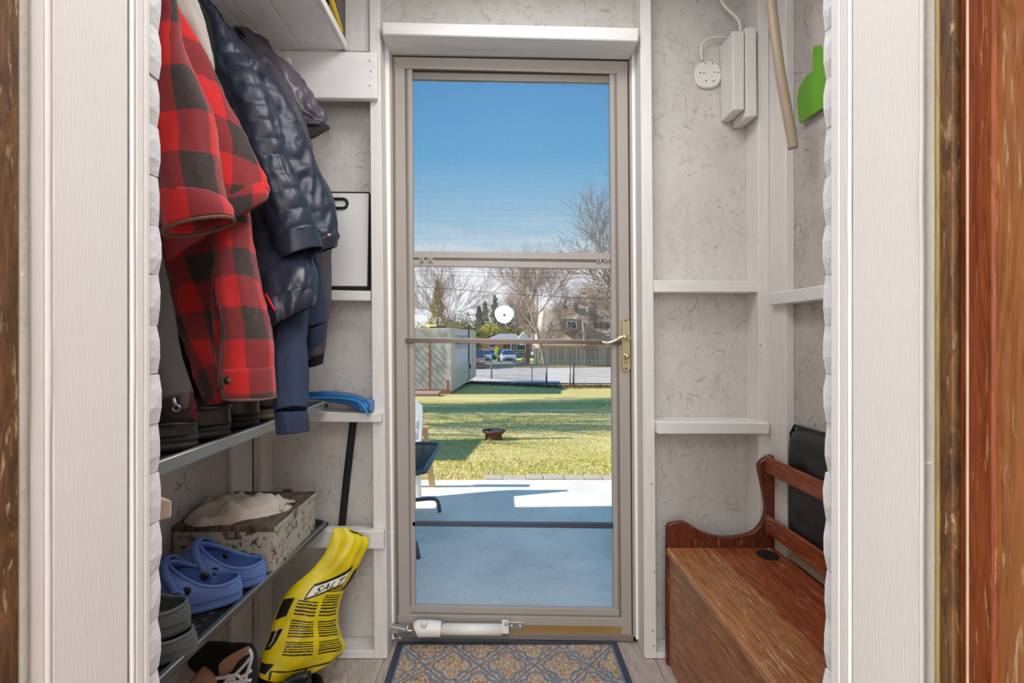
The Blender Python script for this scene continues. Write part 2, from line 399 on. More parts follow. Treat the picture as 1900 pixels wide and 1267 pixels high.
jamb(-1, 'trim_1', [('stop_moulding', .600, .6085, .0012, .03, 'g', 0), ('stop_moulding', .5865, .5985, .0012, .03, 'g', 0), ('bead', .578, .586, .0015, .03, 'g', .003),
    ('reveal_board', .478, .5745, 0, .03, 'g', 0), ('bead', .468, .478, .0012, .03, 'g', .004), ('reveal_board', .4555, .469, .0, .03, 'g', 0),
    ('weather_strip', .4415, .4560, .003, .03, 'w', .006), ('edge_board', .405, .4425, .001, .03, 'r', 0)], {'g': M['gloss'], 'w': M['weather'], 'r': M['rough_wood']})
jamb(1, 'trim_2', [('stop_moulding', .597, .612, .0015, .03, 'g', 0), ('stop_moulding', .5855, .5965, .001, .03, 'g', 0), ('bead', .578, .586, .002, .03, 'g', .003),
    ('reveal_board', .486, .577, 0, .03, 'g', 0), ('bead', .4805, .4865, .001, .03, 'g', .003), ('weather_strip', .466, .480, .003, .03, 'w', .0065), 
    ('raw_edge', .462, .4665, .001, .03, 't', 0), ('edge_board', .4475, .4615, .0015, .03, 'r', 0)], {'g': M['gloss'], 'w': M['weather'], 'r': M['rough_wood'], 't': M['tan_wood']})
bx('trim_3', JL, JR, .46, .61, 2.085, 2.10, M['gloss'])['kind'] = 'structure'
# open brown entrance door on the right
d2 = empty('door_2', (JR+.02, .435, 0), kind='structure')
bx('hinge_edge', JR+.004, JR+.04, .4365, .447, .01, 2.05, M['door_wood'], d2, .001)
bx('stile', JR+.0005, JR+.042, .4125, .436, .01, 2.05, M['door_wood'], d2, .002)
bx('edge_highlight', JR-.0004, JR+.004, .4345, .4368, .01, 2.05, simple('pale_edge_highlight', rgb(206, 176, 152), .5, 0, .3, 30), d2, .0006)  # pale strip paints the highlight along the stile edge
bx('panel', JR+.004, JR+.038, -.26, .413, .01, 2.05, M['door_pale'], d2)
bx('stile', JR+.0005, JR+.042, -.38, -.26, .01, 2.05, M['door_wood'], d2, .002)
# block end poking out behind the left jamb
blk = empty('wooden_block', P(300, 948, .80), 'small pale raw wooden block end sticking out beside the left brick edge', 'block')
hexa('block_body', [P(250, 976, .76), P(318, 960, .76), P(312, 952, .86), P(250, 962, .86), P(250, 920, .76), P(318, 928, .76), P(305, 922, .86), P(250, 918, .86)], simple('pale_pine', rgb(226, 200, 180), .6, 0, .1, 30), blk, .002)
# ceiling shelf on the left
cs = empty('hat_shelf', (-.66, 1.2, 2.03), 'white painted board shelf high on the left under the ceiling', 'shelf')
hz = 1.07+532/950*1.675
yn = .70
def shp(x, Y, z): return Vector((x, Y, z))
xa = [-.828, -.775, -.742, -.640, -.505]
for a, b_ in zip(xa, xa[1:]):
    bx('plank', a+.0012, b_-.0012, yn, 1.672, hz, hz+.022, M['shelfw'], cs, .0015)
bx('edge_strip', -.5045, -.494, yn, 1.672, hz-.001, hz+.024, M['shelfw'], cs, .001)
# bag on the shelf
yb = empty('gear_bag', (-.55, 1.5, hz+.023), 'black and yellow soft bag lying on the high white shelf', 'bag')
def blob(name, c, r, mat, parent, amp=.12, sc=8, seg=24, rings=14, sq=1.0):
    V = []; Fc = []; c = Vector(c)
    for i in range(rings+1):
        th = math.pi*i/rings
        for k in range(seg):
            ph = 2*math.pi*k/seg
            d = Vector((math.sin(th)*math.cos(ph), math.sin(th)*math.sin(ph), math.cos(th)))
            d2_ = Vector([math.copysign(abs(q)**sq, q) for q in d])
            f = 1+amp*ns(d*1.0+c, sc/4)
            V.append(c+Vector((d2_.x*r[0], d2_.y*r[1], d2_.z*r[2]))*f)
    for i in range(rings):
        for k in range(seg):
            a = i*seg+k; b_ = i*seg+(k+1) % seg; Fc.append((a, a+seg, b_+seg, b_))
    return mk(name, V, Fc, mat, parent, True)
M['satinblack'] = simple('black_nylon', rgb(34, 33, 36), .5, 0, .3, 30, .3)
M['yellow'] = simple('yellow_fabric', rgb(226, 190, 20), .6, 0, .1)
blob('bag_body', (-.565, 1.40, hz+.13), (.085, .2, .095), M['satinblack'], yb, .3, 10, 28, 16, .8)
tube('strap', crom([(-.498, 1.62, hz+.03), (-.490, 1.5, hz+.05), (-.488, 1.42, hz+.11), (-.492, 1.3, hz+.15), (-.5, 1.2, hz+.1)], 24), .008, M['yellow'], yb, 8)
# peg on the hook board
pg = empty('coat_peg', P(541, 127, 1.672), 'white wooden coat peg on the board under the high shelf', 'peg')
lathe('peg_knob', [(.008, 0), (.008, -.02), (.014, -.03), (.018, -.04), (.016, -.05), (.008, -.056)], P(541, 127, 1.672), M['wplast'], pg, 16, 'Y')

# junction box, cables and wood blocks on the right bay
jb = empty('junction_box_cover', P(1314, 138, 1.78), 'round white electrical box cover on the osb panel right of the door', 'electrical cover')
pts = []
for k in range(24):
    a = 2*math.pi*(k+.5)/24; r = 25.5*(1+.035*math.cos(4*a)*-1)
    pts.append(P(1314+r*math.cos(a), 138-r*math.sin(a), 1.772))
prism('cover_plate', pts, (0, .012, 0), M['wplast'], jb, .003)
for (x, y) in ((1309, 118), (1322, 118), (1299, 135), (1306, 135), (1326, 134), (1333, 134), (1310, 150), (1324, 150)):
    lathe('screw_hole', [(.0022, 0), (.0022, -.0008), (.0002, -.001)], P(x, y, 1.7715), M['gap'], jb, 8, 'Y')
cb1 = tube('cable', crom([P(1349, 70, 1.76), P(1325, 69, 1.76), P(1308, 76, 1.76), P(1301, 92, 1.765), P(1303, 112, 1.77)], 24), .0035, M['wplast'])
tag(cb1, 'white cable curving from the block down to the round box cover', 'cable')
cb2 = tube('cable', crom([P(1325, -20, 1.74), P(1345, 12, 1.74), P(1362, 28, 1.73), P(1372, 42, 1.72), P(1374, 60, 1.72)], 24), .0045, M['wplast'])
tag(cb2, 'white cable running from the ceiling to the top of the blocks', 'cable')
b1 = qp('wood_block', [(1359, 57), (1381, 57), (1381, 203), (1361, 204)], 1.685, .095, M['stud'], None, .002); tag(b1, 'white painted vertical block beside the round box cover', 'wood block')
b2 = qp('wood_block', [(1383.5, 50), (1403, 50), (1405, 215), (1384, 217)], 1.685, .095, M['stud'], None, .002); tag(b2, 'white painted vertical block nearest the corner stud', 'wood block')
M['hose'] = simple('beige_plastic', rgb(170, 150, 130), .45, 0, .08)
hs = tube('plastic_pipe', crom([P(1428, -60, 1.47), P(1431, 0, 1.47), P(1440, 80, 1.46), P(1450, 150, 1.46), P(1461, 210, 1.46), P(1470, 262, 1.46), P(1472, 275, 1.46)], 30), .0135, M['hose'], None, 14)
tag(hs, 'beige curved plastic pipe hanging down the right corner', 'pipe')
gb = empty('green_dustpan', PX(1495, 160, .90), 'bright green plastic piece hanging on the right wall behind the brick edge', 'plastic piece')
M['green'] = simple('lime_plastic', rgb(98, 166, 14), .4, 0, .1, 12)
gp = [(1509, 86), (1520, 84), (1545, 130), (1545, 190), (1517, 206), (1483, 229), (1480, 205), (1478, 182), (1483, 160), (1495, 142), (1508, 130), (1507, 105)]
prism('plastic_sheet', [PX(x, y, .905) for x, y in gp], (.006, 0, 0), M['green'], gb, .001)
tube('hanging_pin', [PX(1508, 92, .895), PX(1508, 92, .925)], .002, M['wplast'], gb, 6)
# folded white panel with black rim in the left bay
fb = empty('folding_board', P(646, 536, 1.74), 'white folded board with black edge and handle slot in the left wall bay', 'board')
qp('board_rim', [(560, 354), (686, 355.5), (686, 537), (560, 536)], 1.745, .02, M['blackm'], fb, .004)
qp('white_face', [(560, 357.5), (684, 358.5), (681, 531), (560, 530)], 1.742, .006, simple('white_laminate', rgb(226, 227, 226), .4, 0, .02), fb, .002)
hp = []
for k in range(10):
    a = math.pi/2-math.pi*k/9; hp.append(P(636+8.5*math.cos(a), 377.5-8.5*math.sin(a), 1.739))
tube('handle_ring', [P(595, 369, 1.739)]+hp+[P(595, 386, 1.739)], .005, M['blackm'], fb, 8)
tube('screw', [P(540, 183.5, 1.70), P(683, 186, 1.70)], .003, M['gap'], wb, 6).name = 'dark_gap'

# ---------------------------------------------------------------- storm door
d1 = empty('door_1', (0.03, 1.80, 0), kind='structure')
A = M['alu']; Yf = 1.790; Yd = 1.797
# outer fixed channel
def fr(nm, q, Y, th, mat, b=.001): return qp(nm, q, Y, th, mat, d1, b)
fr('frame_channel', [(722, 97), (728, 97), (735, 1186), (729, 1186)], Yf, .05, A)
fr('frame_channel', [(729, 104), (733, 104), (739, 1186), (736, 1186)], Yf+.006, .04, M['alud'])
fr('frame_channel', [(1167.5, 106), (1174, 106), (1181, 1190), (1175, 1190)], Yf, .05, A)
fr('frame_channel', [(1164.5, 106), (1168, 106), (1175.5, 1190), (1172, 1190)], Yf+.008, .04, M['gap'])
fr('frame_channel', [(722, 96), (1172, 104), (1172, 109), (722, 101)], Yf-.002, .05, A)
fr('frame_channel', [(728, 102.5), (1168, 111), (1168, 113), (728, 104.5)], Yf+.004, .04, M['gap'])
# door leaf
fr('top_rail', [(731, 105), (1165, 113.5), (1165, 137), (731, 126)], Yd-.0012, .022, A)
fr('stile', [(731, 125), (751, 125), (761, 1182), (740, 1182)], Yd, .022, A)
fr('stile', [(1144, 136), (1164.5, 136), (1172.5, 1186), (1153, 1184)], Yd, .022, A)
fr('bottom_rail', [(738, 1141), (1172, 1148), (1172, 1163), (738, 1156)], Yd-.0012, .022, A)
# inner sash strips
fr('sash_strip', [(753, 127), (757, 127), (763, 1130), (759, 1130)], Yd+.003, .02, M['alud'], 0)
fr('sash_strip', [(755.5, 127), (765, 127), (771, 1128), (762.5, 1128)], Yd+.004, .02, A)
fr('sash_strip', [(1131, 136), (1140, 136), (1148, 1132), (1139, 1132)], Yd+.004, .02, A)
fr('sash_strip', [(1139.5, 136), (1143.5, 136), (1151.5, 1140), (1147, 1140)], Yd+.003, .02, M['alud'], 0)
fr('sash_strip', [(761, 1124), (1149, 1131), (1149, 1143), (757, 1136)], Yd+.002, .02, A)
fr('sash_strip', [(755, 1136), (1150, 1143), (1150, 1146), (755, 1139)], Yd+.003, .02, M['alud'], 0)
fr('sash_strip', [(755, 1138.5), (1152, 1145.5), (1152, 1148.5), (755, 1141.5)], Yd+.001, .02, A, 0)
fr('screen_roller', [(766, 132), (1131, 138), (1131, 154), (766, 147)], Yd+.012, .014, M['alud'])
fr('screen_roller', [(766, 128), (1131, 135), (1131, 138.5), (766, 132)], Yd+.006, .01, M['gap'], 0)
fr('meeting_rail', [(767, 466), (1133, 469), (1133, 482), (767, 478)], Yd+.002, .02, A)
fr('meeting_rail', [(768, 478), (1133, 482), (1133, 486), (768, 481.5)], Yd+.008, .012, M['alud'], 0)
fr('meeting_rail', [(767, 483), (1133, 487), (1133, 499), (767, 493)], Yd+.004, .02, A)
for x in (778, 794, 1107, 1121):
    lc = fr('sash_latch', [(x, 478), (x+9, 478.5), (x+9, 487), (x, 486.5)], Yd-.002, .01, M['alu'])
    qp('latch_slot', [(x+2.5, 480), (x+4, 480), (x+6, 486), (x+4.5, 486)], Yd-.0035, .003, M['gap'], d1)
fr('cross_bar', [(752, 627), (1154, 632), (1154, 639), (752, 636)], Yd-.008, .014, M['bronze'])
fr('cross_bar', [(755, 626), (1150, 631), (1150, 633), (755, 628)], Yd-.010, .006, simple('bronze_light', rgb(140, 132, 128), .35, .3), 0)
fr('cross_bar', [(765, 968), (1139, 971), (1139, 981), (765, 976)], Yd+.004, .012, M['bluebar'])
fr('threshold', [(722, 1172), (1182, 1180), (1182, 1190), (722, 1182)], 1.79, .06, M['alud'])
fr('brass_sweep', [(738, 1155.5), (1172.5, 1162.5), (1172.5, 1184), (738, 1178)], Yd+.001, .015, M['brassk'])
for (x, y) in ((735.5, 119), (1158, 129.5), (1150.5, 1165.5), (1145.5, 635.5)):
    lathe('screw', [(.003, .001), (.003, -.001), (.0006, -.002)], P(x, y, Yd-.0005), M['steel'], d1, 10, 'Y')
# glass and insect screen
def glassm(name, tint, refl=.06):
    m = D.materials.new(name); m.use_nodes = True; t = m.node_tree; t.nodes.clear()
    tr = t.nodes.new('ShaderNodeBsdfTransparent'); tr.inputs[0].default_value = tint
    gl = t.nodes.new('ShaderNodeBsdfGlossy'); gl.inputs['Roughness'].default_value = .02
    mx_ = t.nodes.new('ShaderNodeMixShader'); fr_ = t.nodes.new('ShaderNodeFresnel'); fr_.inputs[0].default_value = 1.07
    t.links.new(fr_.outputs[0], mx_.inputs[0]); t.links.new(tr.outputs[0], mx_.inputs[1]); t.links.new(gl.outputs[0], mx_.inputs[2])
    o = t.nodes.new('ShaderNodeOutputMaterial'); t.links.new(mx_.outputs[0], o.inputs[0]); return m
M['glass'] = glassm('door_glass', (.98, .985, .99, 1))
def pane(nm, q, Y, mat, par=d1): return qp(nm, q, Y, .003, mat, par)
pane('pane', [(766, 484), (1134, 490), (1141, 1134), (770, 1128)], Yd+.018, M['glass'])
def screenm():
    m = D.materials.new('insect_screen'); m.use_nodes = True; t = m.node_tree; t.nodes.clear()
    c = t.nodes.new('ShaderNodeTexCoord'); s = t.nodes.new('ShaderNodeSeparateXYZ'); t.links.new(c.outputs['Object'], s.inputs[0])
    fs = []
    for ax, pitch, wd in (('X', .0036, .16), ('Z', .0042, .26)):
        a = t.nodes.new('ShaderNodeMath'); a.operation = 'DIVIDE'; t.links.new(s.outputs[ax], a.inputs[0]); a.inputs[1].default_value = pitch
        b = t.nodes.new('ShaderNodeMath'); b.operation = 'FRACT'; t.links.new(a.outputs[0], b.inputs[0])
        d = t.nodes.new('ShaderNodeMath'); d.operation = 'LESS_THAN'; t.links.new(b.outputs[0], d.inputs[0]); d.inputs[1].default_value = wd
        fs.append(d)
    mxx = t.nodes.new('ShaderNodeMath'); mxx.operation = 'MAXIMUM'; t.links.new(fs[0].outputs[0], mxx.inputs[0]); t.links.new(fs[1].outputs[0], mxx.inputs[1])
    ml = t.nodes.new('ShaderNodeMath'); ml.operation = 'MULTIPLY'; t.links.new(mxx.outputs[0], ml.inputs[0]); ml.inputs[1].default_value = .55
    tr = t.nodes.new('ShaderNodeBsdfTransparent'); df = t.nodes.new('ShaderNodeBsdfDiffuse'); df.inputs[0].default_value = rgb(150, 160, 170)
    mx_ = t.nodes.new('ShaderNodeMixShader'); t.links.new(ml.outputs[0], mx_.inputs[0]); t.links.new(tr.outputs[0], mx_.inputs[1]); t.links.new(df.outputs[0], mx_.inputs[2])
    o = t.nodes.new('ShaderNodeOutputMaterial'); t.links.new(mx_.outputs[0], o.inputs[0]); return m
qp('insect_screen', [(766, 150), (1131, 155), (1132.5, 470), (766.5, 468)], Yd+.014, .0008, screenm(), d1)
# brass lever set
hpq = []
for k in range(14):
    a = math.pi*k/13; hpq.append((1161+8*math.cos(a), 598-8*math.sin(a)))
for k in range(14):
    a = math.pi+math.pi*k/13; hpq.append((1162+8*math.cos(a), 682-8*math.sin(a)))
hpl = prism('handle_plate', [P(x, y, Yd-.006) for x, y in hpq], (0, .006, 0), M['brass'], d1, .0015)
def sub(o, p):
    o.parent = p; return o
for (x, y) in ((1161, 594), (1161.5, 684)): lathe('screw', [(.0035, .001), (.0035, -.001), (.0008, -.0025)], P(x, y, Yd-.0062), M['gap'], hpl, 10, 'Y')
tube('lever', crom([P(1164, 627, Yd-.006), P(1164, 627, Yd-.03), P(1158, 625, Yd-.036), P(1148, 628, Yd-.036), P(1139, 633, Yd-.036), P(1128, 636, Yd-.035), P(1116, 634, Yd-.032)], 40),
     [.011]*8+[.010]*6+[.0085]*8+[.006]*10+[.005]*9, M['brass'], hpl, 12)
lathe('cylinder_rose', [(.012, 0), (.012, -.004), (.010, -.006), (.006, -.006)], P(1161.5, 661, Yd-.006), M['brass'], hpl, 18, 'Y')
tube('thumb_turn', [P(1158, 662, Yd-.016), P(1168, 659, Yd-.018)], [.006, .008], M['brass'], hpl, 10)
tube('thumb_turn_stem', [P(1161, 670, Yd-.006), P(1161, 672, Yd-.010)], [.007, .005], M['brass'], hpl, 10)
# pneumatic closer
Yc = 1.745
cl = empty('door_closer', P(860, 1168, Yc), 'white pneumatic door closer tube along the bottom of the glazed door', 'door closer')
tube('cylinder', [P(818, 1167, Yc), P(931, 1168, Yc)], .0185, M['wplast'], cl, 20)
hV = crom([P(773, 1167, Yc), P(776, 1166, Yc), P(790, 1165.5, Yc), P(808, 1166, Yc), P(818, 1167, Yc), P(819, 1167, Yc)], 16)
tube('closer_head', hV, [.018, .024, .0255, .0265, .027, .027, .0268, .0265, .0262, .026, .0255, .025, .0245, .024, .0225, .021, .019], M['wplast'], cl, 20)
lathe('release_button', [(.012, 0), (.012, -.004), (.008, -.006)], P(787, 1157, Yc-.022), M['wplast'], cl, 18, 'Y')
tube('piston_rod', [P(740, 1171, Yc), P(775, 1169, Yc)], .004, M['steel'], cl, 10)
prism('jamb_bracket', [P(721, 1160, Yc), P(727, 1162, Yc), P(757, 1169, Yc), P(757, 1173, Yc), P(721, 1177, Yc)], (0, .02, 0), M['steel'], cl, .001)
tube('bracket_pin', [P(756, 1160, Yc+.004), P(756, 1180, Yc+.004)], .004, M['steel'], cl, 10)
hexq = qp('door_bracket', [(943, 1154), (972, 1155), (972, 1169), (943, 1168)], Yd-.004, .004, M['steel'], cl, .001)
for x in (949, 965): lathe('screw', [(.0038, .001), (.0038, -.0015), (.001, -.002)], P(x, 1161, Yd-.0045), M['wplast'], cl, 10, 'Y')
qp('end_clevis', [(931, 1161), (944, 1161), (944, 1176), (931, 1176)], Yc-.004, .04, M['wplast'], cl, .001)
lathe('pin_ball', [(.001, .006), (.005, .003), (.006, 0), (.005, -.003), (.001, -.006)], P(939.5, 1158, Yc-.004), M['steel'], cl, 12, 'Z')
# white suction disc on the glass
sd = empty('suction_disc', P(935.5, 583, Yd+.012), 'white round translucent disc stuck on the door glass above the bar', 'suction disc')
V = []; Fc = []; nn = 40
ring = []
for r, dy in ((0, -.004), (.006, -.004), (.007, -.001), (.020, -.0015), (.031, .0), (.0335, .002)):
    for k in range(nn):
        a = 2*math.pi*k/nn; rr = r*(1+.03*math.sin(3*a)+.02*math.sin(5*a+1)) if r > .02 else r
        V.append(P(935.5, 583, Yd+.014)+Vector((rr*math.cos(a), dy, rr*.94*math.sin(a))))
for i in range(5):
    for k in range(nn):
        a = i*nn+k; b_ = i*nn+(k+1) % nn; Fc.append((a, b_, b_+nn, a+nn))
mdisc = MT('frosted_disc', .4); mdisc.col(rgb(250, 250, 250)); mdisc.b.inputs['Subsurface Weight'].default_value = .3
mdisc.b.inputs['Transmission Weight'].default_value = .0
tb = D.materials.new('lit_through_disc'); tb.use_nodes = True; t = tb.node_tree; t.nodes.clear()
t1 = t.nodes.new('ShaderNodeBsdfTranslucent'); t1.inputs[0].default_value = rgb(252, 252, 250); t2 = t.nodes.new('ShaderNodeBsdfDiffuse'); t2.inputs[0].default_value = rgb(250, 250, 250)
t3 = t.nodes.new('ShaderNodeAddShader'); t4 = t.nodes.new('ShaderNodeOutputMaterial'); t.links.new(t1.outputs[0], t3.inputs[0]); t.links.new(t2.outputs[0], t3.inputs[1]); t.links.new(t3.outputs[0], t4.inputs[0])
mk('disc', V, Fc, tb, sd, True)
lathe('grey_centre', [(.005, .001), (.005, -.002), (.001, -.0025)], P(936, 584, Yd+.0095), simple('grey_nub', rgb(150, 156, 156), .5), sd, 14, 'Y')
# ---------------------------------------------------------------- door mat
def quatre(x, y, a):
    # signed distance to a four-lobed shape
    r = a*.46; c = a*.54
    d = 9
    for (cx_, cy_) in ((c, 0), (-c, 0), (0, c), (0, -c)): d = np.minimum(d, np.hypot(x-cx_, y-cy_)-r)
    d = np.minimum(d, np.maximum(abs(x), abs(y))-a*.52)
    return d
mat_ = empty('doormat', (.03, 1.55, 0), 'brown coir doormat with blue trellis pattern on the floor before the door', 'doormat')
MX0, MX1, MY0, MY1 = -.352, .412, 1.30, 1.788
nx, ny = 420, 270
gx, gy = np.meshgrid(np.linspace(MX0, MX1, nx), np.linspace(MY0, MY1, ny))
Pm, Qm = .178, .205
x0, y0 = P(841, 1240, 1).x, 0
cxm = (838-CX)/F*1.652; cym = 1.652
d1_ = np.full(gx.shape, 9.0); d2_ = np.full(gx.shape, 9.0)
for i in range(-4, 5):
    for j in range(-4, 4):
        for h in (0, .5):
            dd = quatre((gx-cxm-(i+h)*Pm), (gy-cym-(j+h)*Qm)*Pm/Qm, .059)
            lo = np.minimum(d1_, dd); d2_ = np.minimum(d2_, np.maximum(d1_, dd)); d1_ = lo
wob = .0007*np.sin(gx*410)*np.sin(gy*370)
groove = (np.abs(d1_-.001+wob) < .0030) | (np.abs(d2_-d1_+wob) < .0055)
edge = np.minimum(np.minimum(gx-MX0, MX1-gx), np.minimum(gy-MY0, MY1-gy))
border = edge < .021
line2 = (edge > .021) & (edge < .026)
low = groove | border | line2
rng = np.random.RandomState(3)
hgt = np.where(low, .0082, .0105+.0012*np.sin(gx*900+3*np.sin(gy*420))*np.sin(gy*760)+.0009*rng.randn(*gx.shape))
hgt = np.where(border & (edge > .003), .0075, hgt)
V = np.stack([gx, gy, hgt], -1).reshape(-1, 3)
idx = np.arange(nx*ny).reshape(ny, nx)
Fq = np.stack([idx[:-1, :-1], idx[:-1, 1:], idx[1:, 1:], idx[1:, :-1]], -1).reshape(-1, 4)
fmi = np.where(border, 0, np.where(groove | line2, 1, 2))[:-1, :-1].reshape(-1)
mb = simple('navy_rubber', rgb(58, 68, 82), .6, 0, .2, 60, .2)
mg = simple('blue_groove', rgb(104, 122, 146), .6, 0, .2, 80)
mc = MT('coir', .95); mc.col(mc.mix(mc.mr(mc.noise(160, 4, mc.vec((1, .5, 1))), .3, .7), rgb(120, 98, 80), rgb(214, 192, 168))); mc.bump(mc.noise(220, 3), .8, .002)
mmo = mk('mat_pile', V.tolist(), Fq.tolist(), None, mat_, False, None, [mb, mg, mc.m], fmi.astype(np.int32))
bx('mat_base', MX0, MX1, MY0, MY1, .0005, .006, mb, mat_)

# ---------------------------------------------------------------- storage bench
BW = wood('bench_wood', rgb(140, 82, 50), rgb(186, 126, 74), rgb(224, 208, 192), (12, 1.0, 12), .42, .8, rgb(92, 44, 20))
BW2 = wood('bench_wood_dark', rgb(120, 52, 26), rgb(164, 84, 42), rgb(214, 192, 174), (12, 1.0, 12), .4, .7, rgb(76, 32, 14))
BW3 = wood('bench_end_wood', rgb(112, 54, 30), rgb(88, 38, 20), rgb(190, 150, 126), (9, 9, 1.4), .4, .5, rgb(56, 22, 10))
bn = empty('storage_bench', (.72, 1.15, 0), 'worn brown wooden storage bench with curved end panel against the right wall', 'bench')
Yp = 1.665
ap = [(1238, 1254), (1238, 978), (1246, 972), (1268, 969), (1280, 974), (1304, 988), (1332, 996), (1360, 997), (1392, 991), (1408, 980), (1418, 964), (1422, 944), (1419, 920),
      (1414, 896), (1409, 872), (1409, 862), (1416, 854), (1428, 847), (1437, 849), (1439, 900), (1439, 1254)]
ap = [P(x, y, Yp) for x, y in ap]; ap = [Vector((p.x, p.y, max(p.z, .001))) for p in ap]
body = ap[1:20]; cur = crom(body[:19], 90)
prism('end_panel', [ap[0]]+cur+[ap[20]], (0, .022, 0), BW3, bn, .0025)
z0 = .385
def seatx(px_): return (px_-CX)/F*Yp
js = [seatx(1241)-.001, seatx(1324), seatx(1374), seatx(1412), .8955]
for k, (a, b_) in enumerate(zip(js, js[1:])):
    bx('seat_board', a+(.0006 if k else 0), b_-.0006, .66, Yp-.001, z0-.02, z0, (BW, BW2, BW2, BW2)[k], bn, .0018)
mwear = wood('worn_nosing', rgb(196, 140, 92), rgb(170, 110, 66), rgb(232, 220, 206), (12, 1, 12), .45, .95, rgb(120, 66, 34))
bx('nosing', js[0]-.008, js[0]+.004, .66, Yp-.001, z0-.021, z0+.0005, mwear, bn, .004)
fz = [z0-.022, .30, .215, .13, .045, .002]
for a, b_ in zip(fz, fz[1:]): bx('front_board', js[0]+.002, js[0]+.02, .66, Yp-.001, b_+.0008, a-.0008, BW, bn, .0015)
bx('near_end', js[0]+.003, js[-1], .64, .66, .002, z0+.1, BW3, bn, .002)
for (zc, hh) in ((.656, .054), (.465, .058)):
    hexa('back_slat', [(.862, .66, zc-hh/2), (.874, .66, zc-hh/2), (.878, Yp, zc-hh/2), (.866, Yp, zc-hh/2), (.862, .66, zc+hh/2), (.874, .66, zc+hh/2), (.878, Yp, zc+hh/2), (.866, Yp, zc+hh/2)], BW2, bn, .003)
# black padded panel behind the slats
cu = empty('folded_padded_seat', (.895, 1.4, .39), 'black tufted padded panel standing behind the slats of the brown bench', 'padded panel')
def padz(y, z): return 0
V = []; Fc = []; ny_, nz_ = 36, 30
def rrc(y, z, y0_, y1_, za, zb_, r):
    dx = max(y0_+r-y, 0, y-(y1_-r)); dz = max(za+r-z, 0, z-(zb_-r)); return math.hypot(dx, dz) <= r+1e-6
Y0c, Y1c, Z0c, Z1c = 1.02, 1.596, .415, .800
for i in range(ny_+1):
    for j in range(nz_+1):
        y = Y0c+(Y1c-Y0c)*i/ny_; z = Z0c+(Z1c-Z0c)*j/nz_
        u, v = 2*i/ny_-1, 2*j/nz_-1
        # squircle mapping rounds the corners
        k = (abs(u)**8+abs(v)**8)**(1/8) if (u or v) else 1; m_ = max(abs(u), abs(v)); sc = m_/k if k else 1
        y = (Y0c+Y1c)/2+(Y1c-Y0c)/2*u*sc; z = (Z0c+Z1c)/2+(Z1c-Z0c)/2*v*sc
        e_ = (1-max(abs(u), abs(v))**6)**.5
        x = .908-.026*e_
        for (ty, tz) in ((1.5, .68), (1.5, .53), (1.28, .68), (1.28, .53)): x += .010*math.exp(-((y-ty)**2+(z-tz)**2)/.0009)
        V.append((x+.03*(.8-z)*.0, y, z))
for i in range(ny_):
    for j in range(nz_):
        a = i*(nz_+1)+j; Fc.append((a, a+nz_+1, a+nz_+2, a+1))
pad = mk('padded_face', V, Fc, simple('black_vinyl', rgb(30, 31, 35), .45, 0, .1, 8, .05), cu, True)
so = pad.modifiers.new('s', 'SOLIDIFY'); so.thickness = .012; so.offset = 1
tube('edge_piping', [(.911, 1.593, .44), (.911, 1.593, .77), (.911, 1.575, .797), (.911, 1.3, .799), (.911, 1.03, .799)], .005, M['blackm'], cu, 8)
hexa('beige_edge', [(.880, .9, .387), (.912, .9, .387), (.914, 1.585, .387), (.896, 1.585, .387), (.888, .9, .41), (.915, .9, .41), (.915, 1.575, .412), (.902, 1.575, .412)], simple('beige_board', rgb(176, 158, 134), .6), cu, .003)
# dark openwork rosette on the seat
tv = empty('iron_trivet', PZ(1429, 1028, z0+.001), 'small dark openwork metal rosette lying at the far corner of the bench seat', 'trivet')
V = []; Fc = []
c = PZ(1424, 1029, z0+.003)
for (r, n_) in ((.030, 24), (.018, 18)):
    tube_geo([c+Vector((r*math.cos(2*math.pi*k/n_), r*1.1*math.sin(2*math.pi*k/n_), 0)) for k in range(n_+1)], .0022, 6, V, Fc)
for k in range(8):
    a = math.pi*k/4; q = c+Vector((.024*math.cos(a), .026*math.sin(a), 0))
    tube_geo([q+Vector((.006*math.cos(t_), .006*math.sin(t_), 0)) for t_ in np.linspace(0, 2*math.pi, 9)], .0018, 5, V, Fc)
    tube_geo([c, q], .002, 5, V, Fc)
mk('openwork', V, Fc, M['blackm'], tv, True)

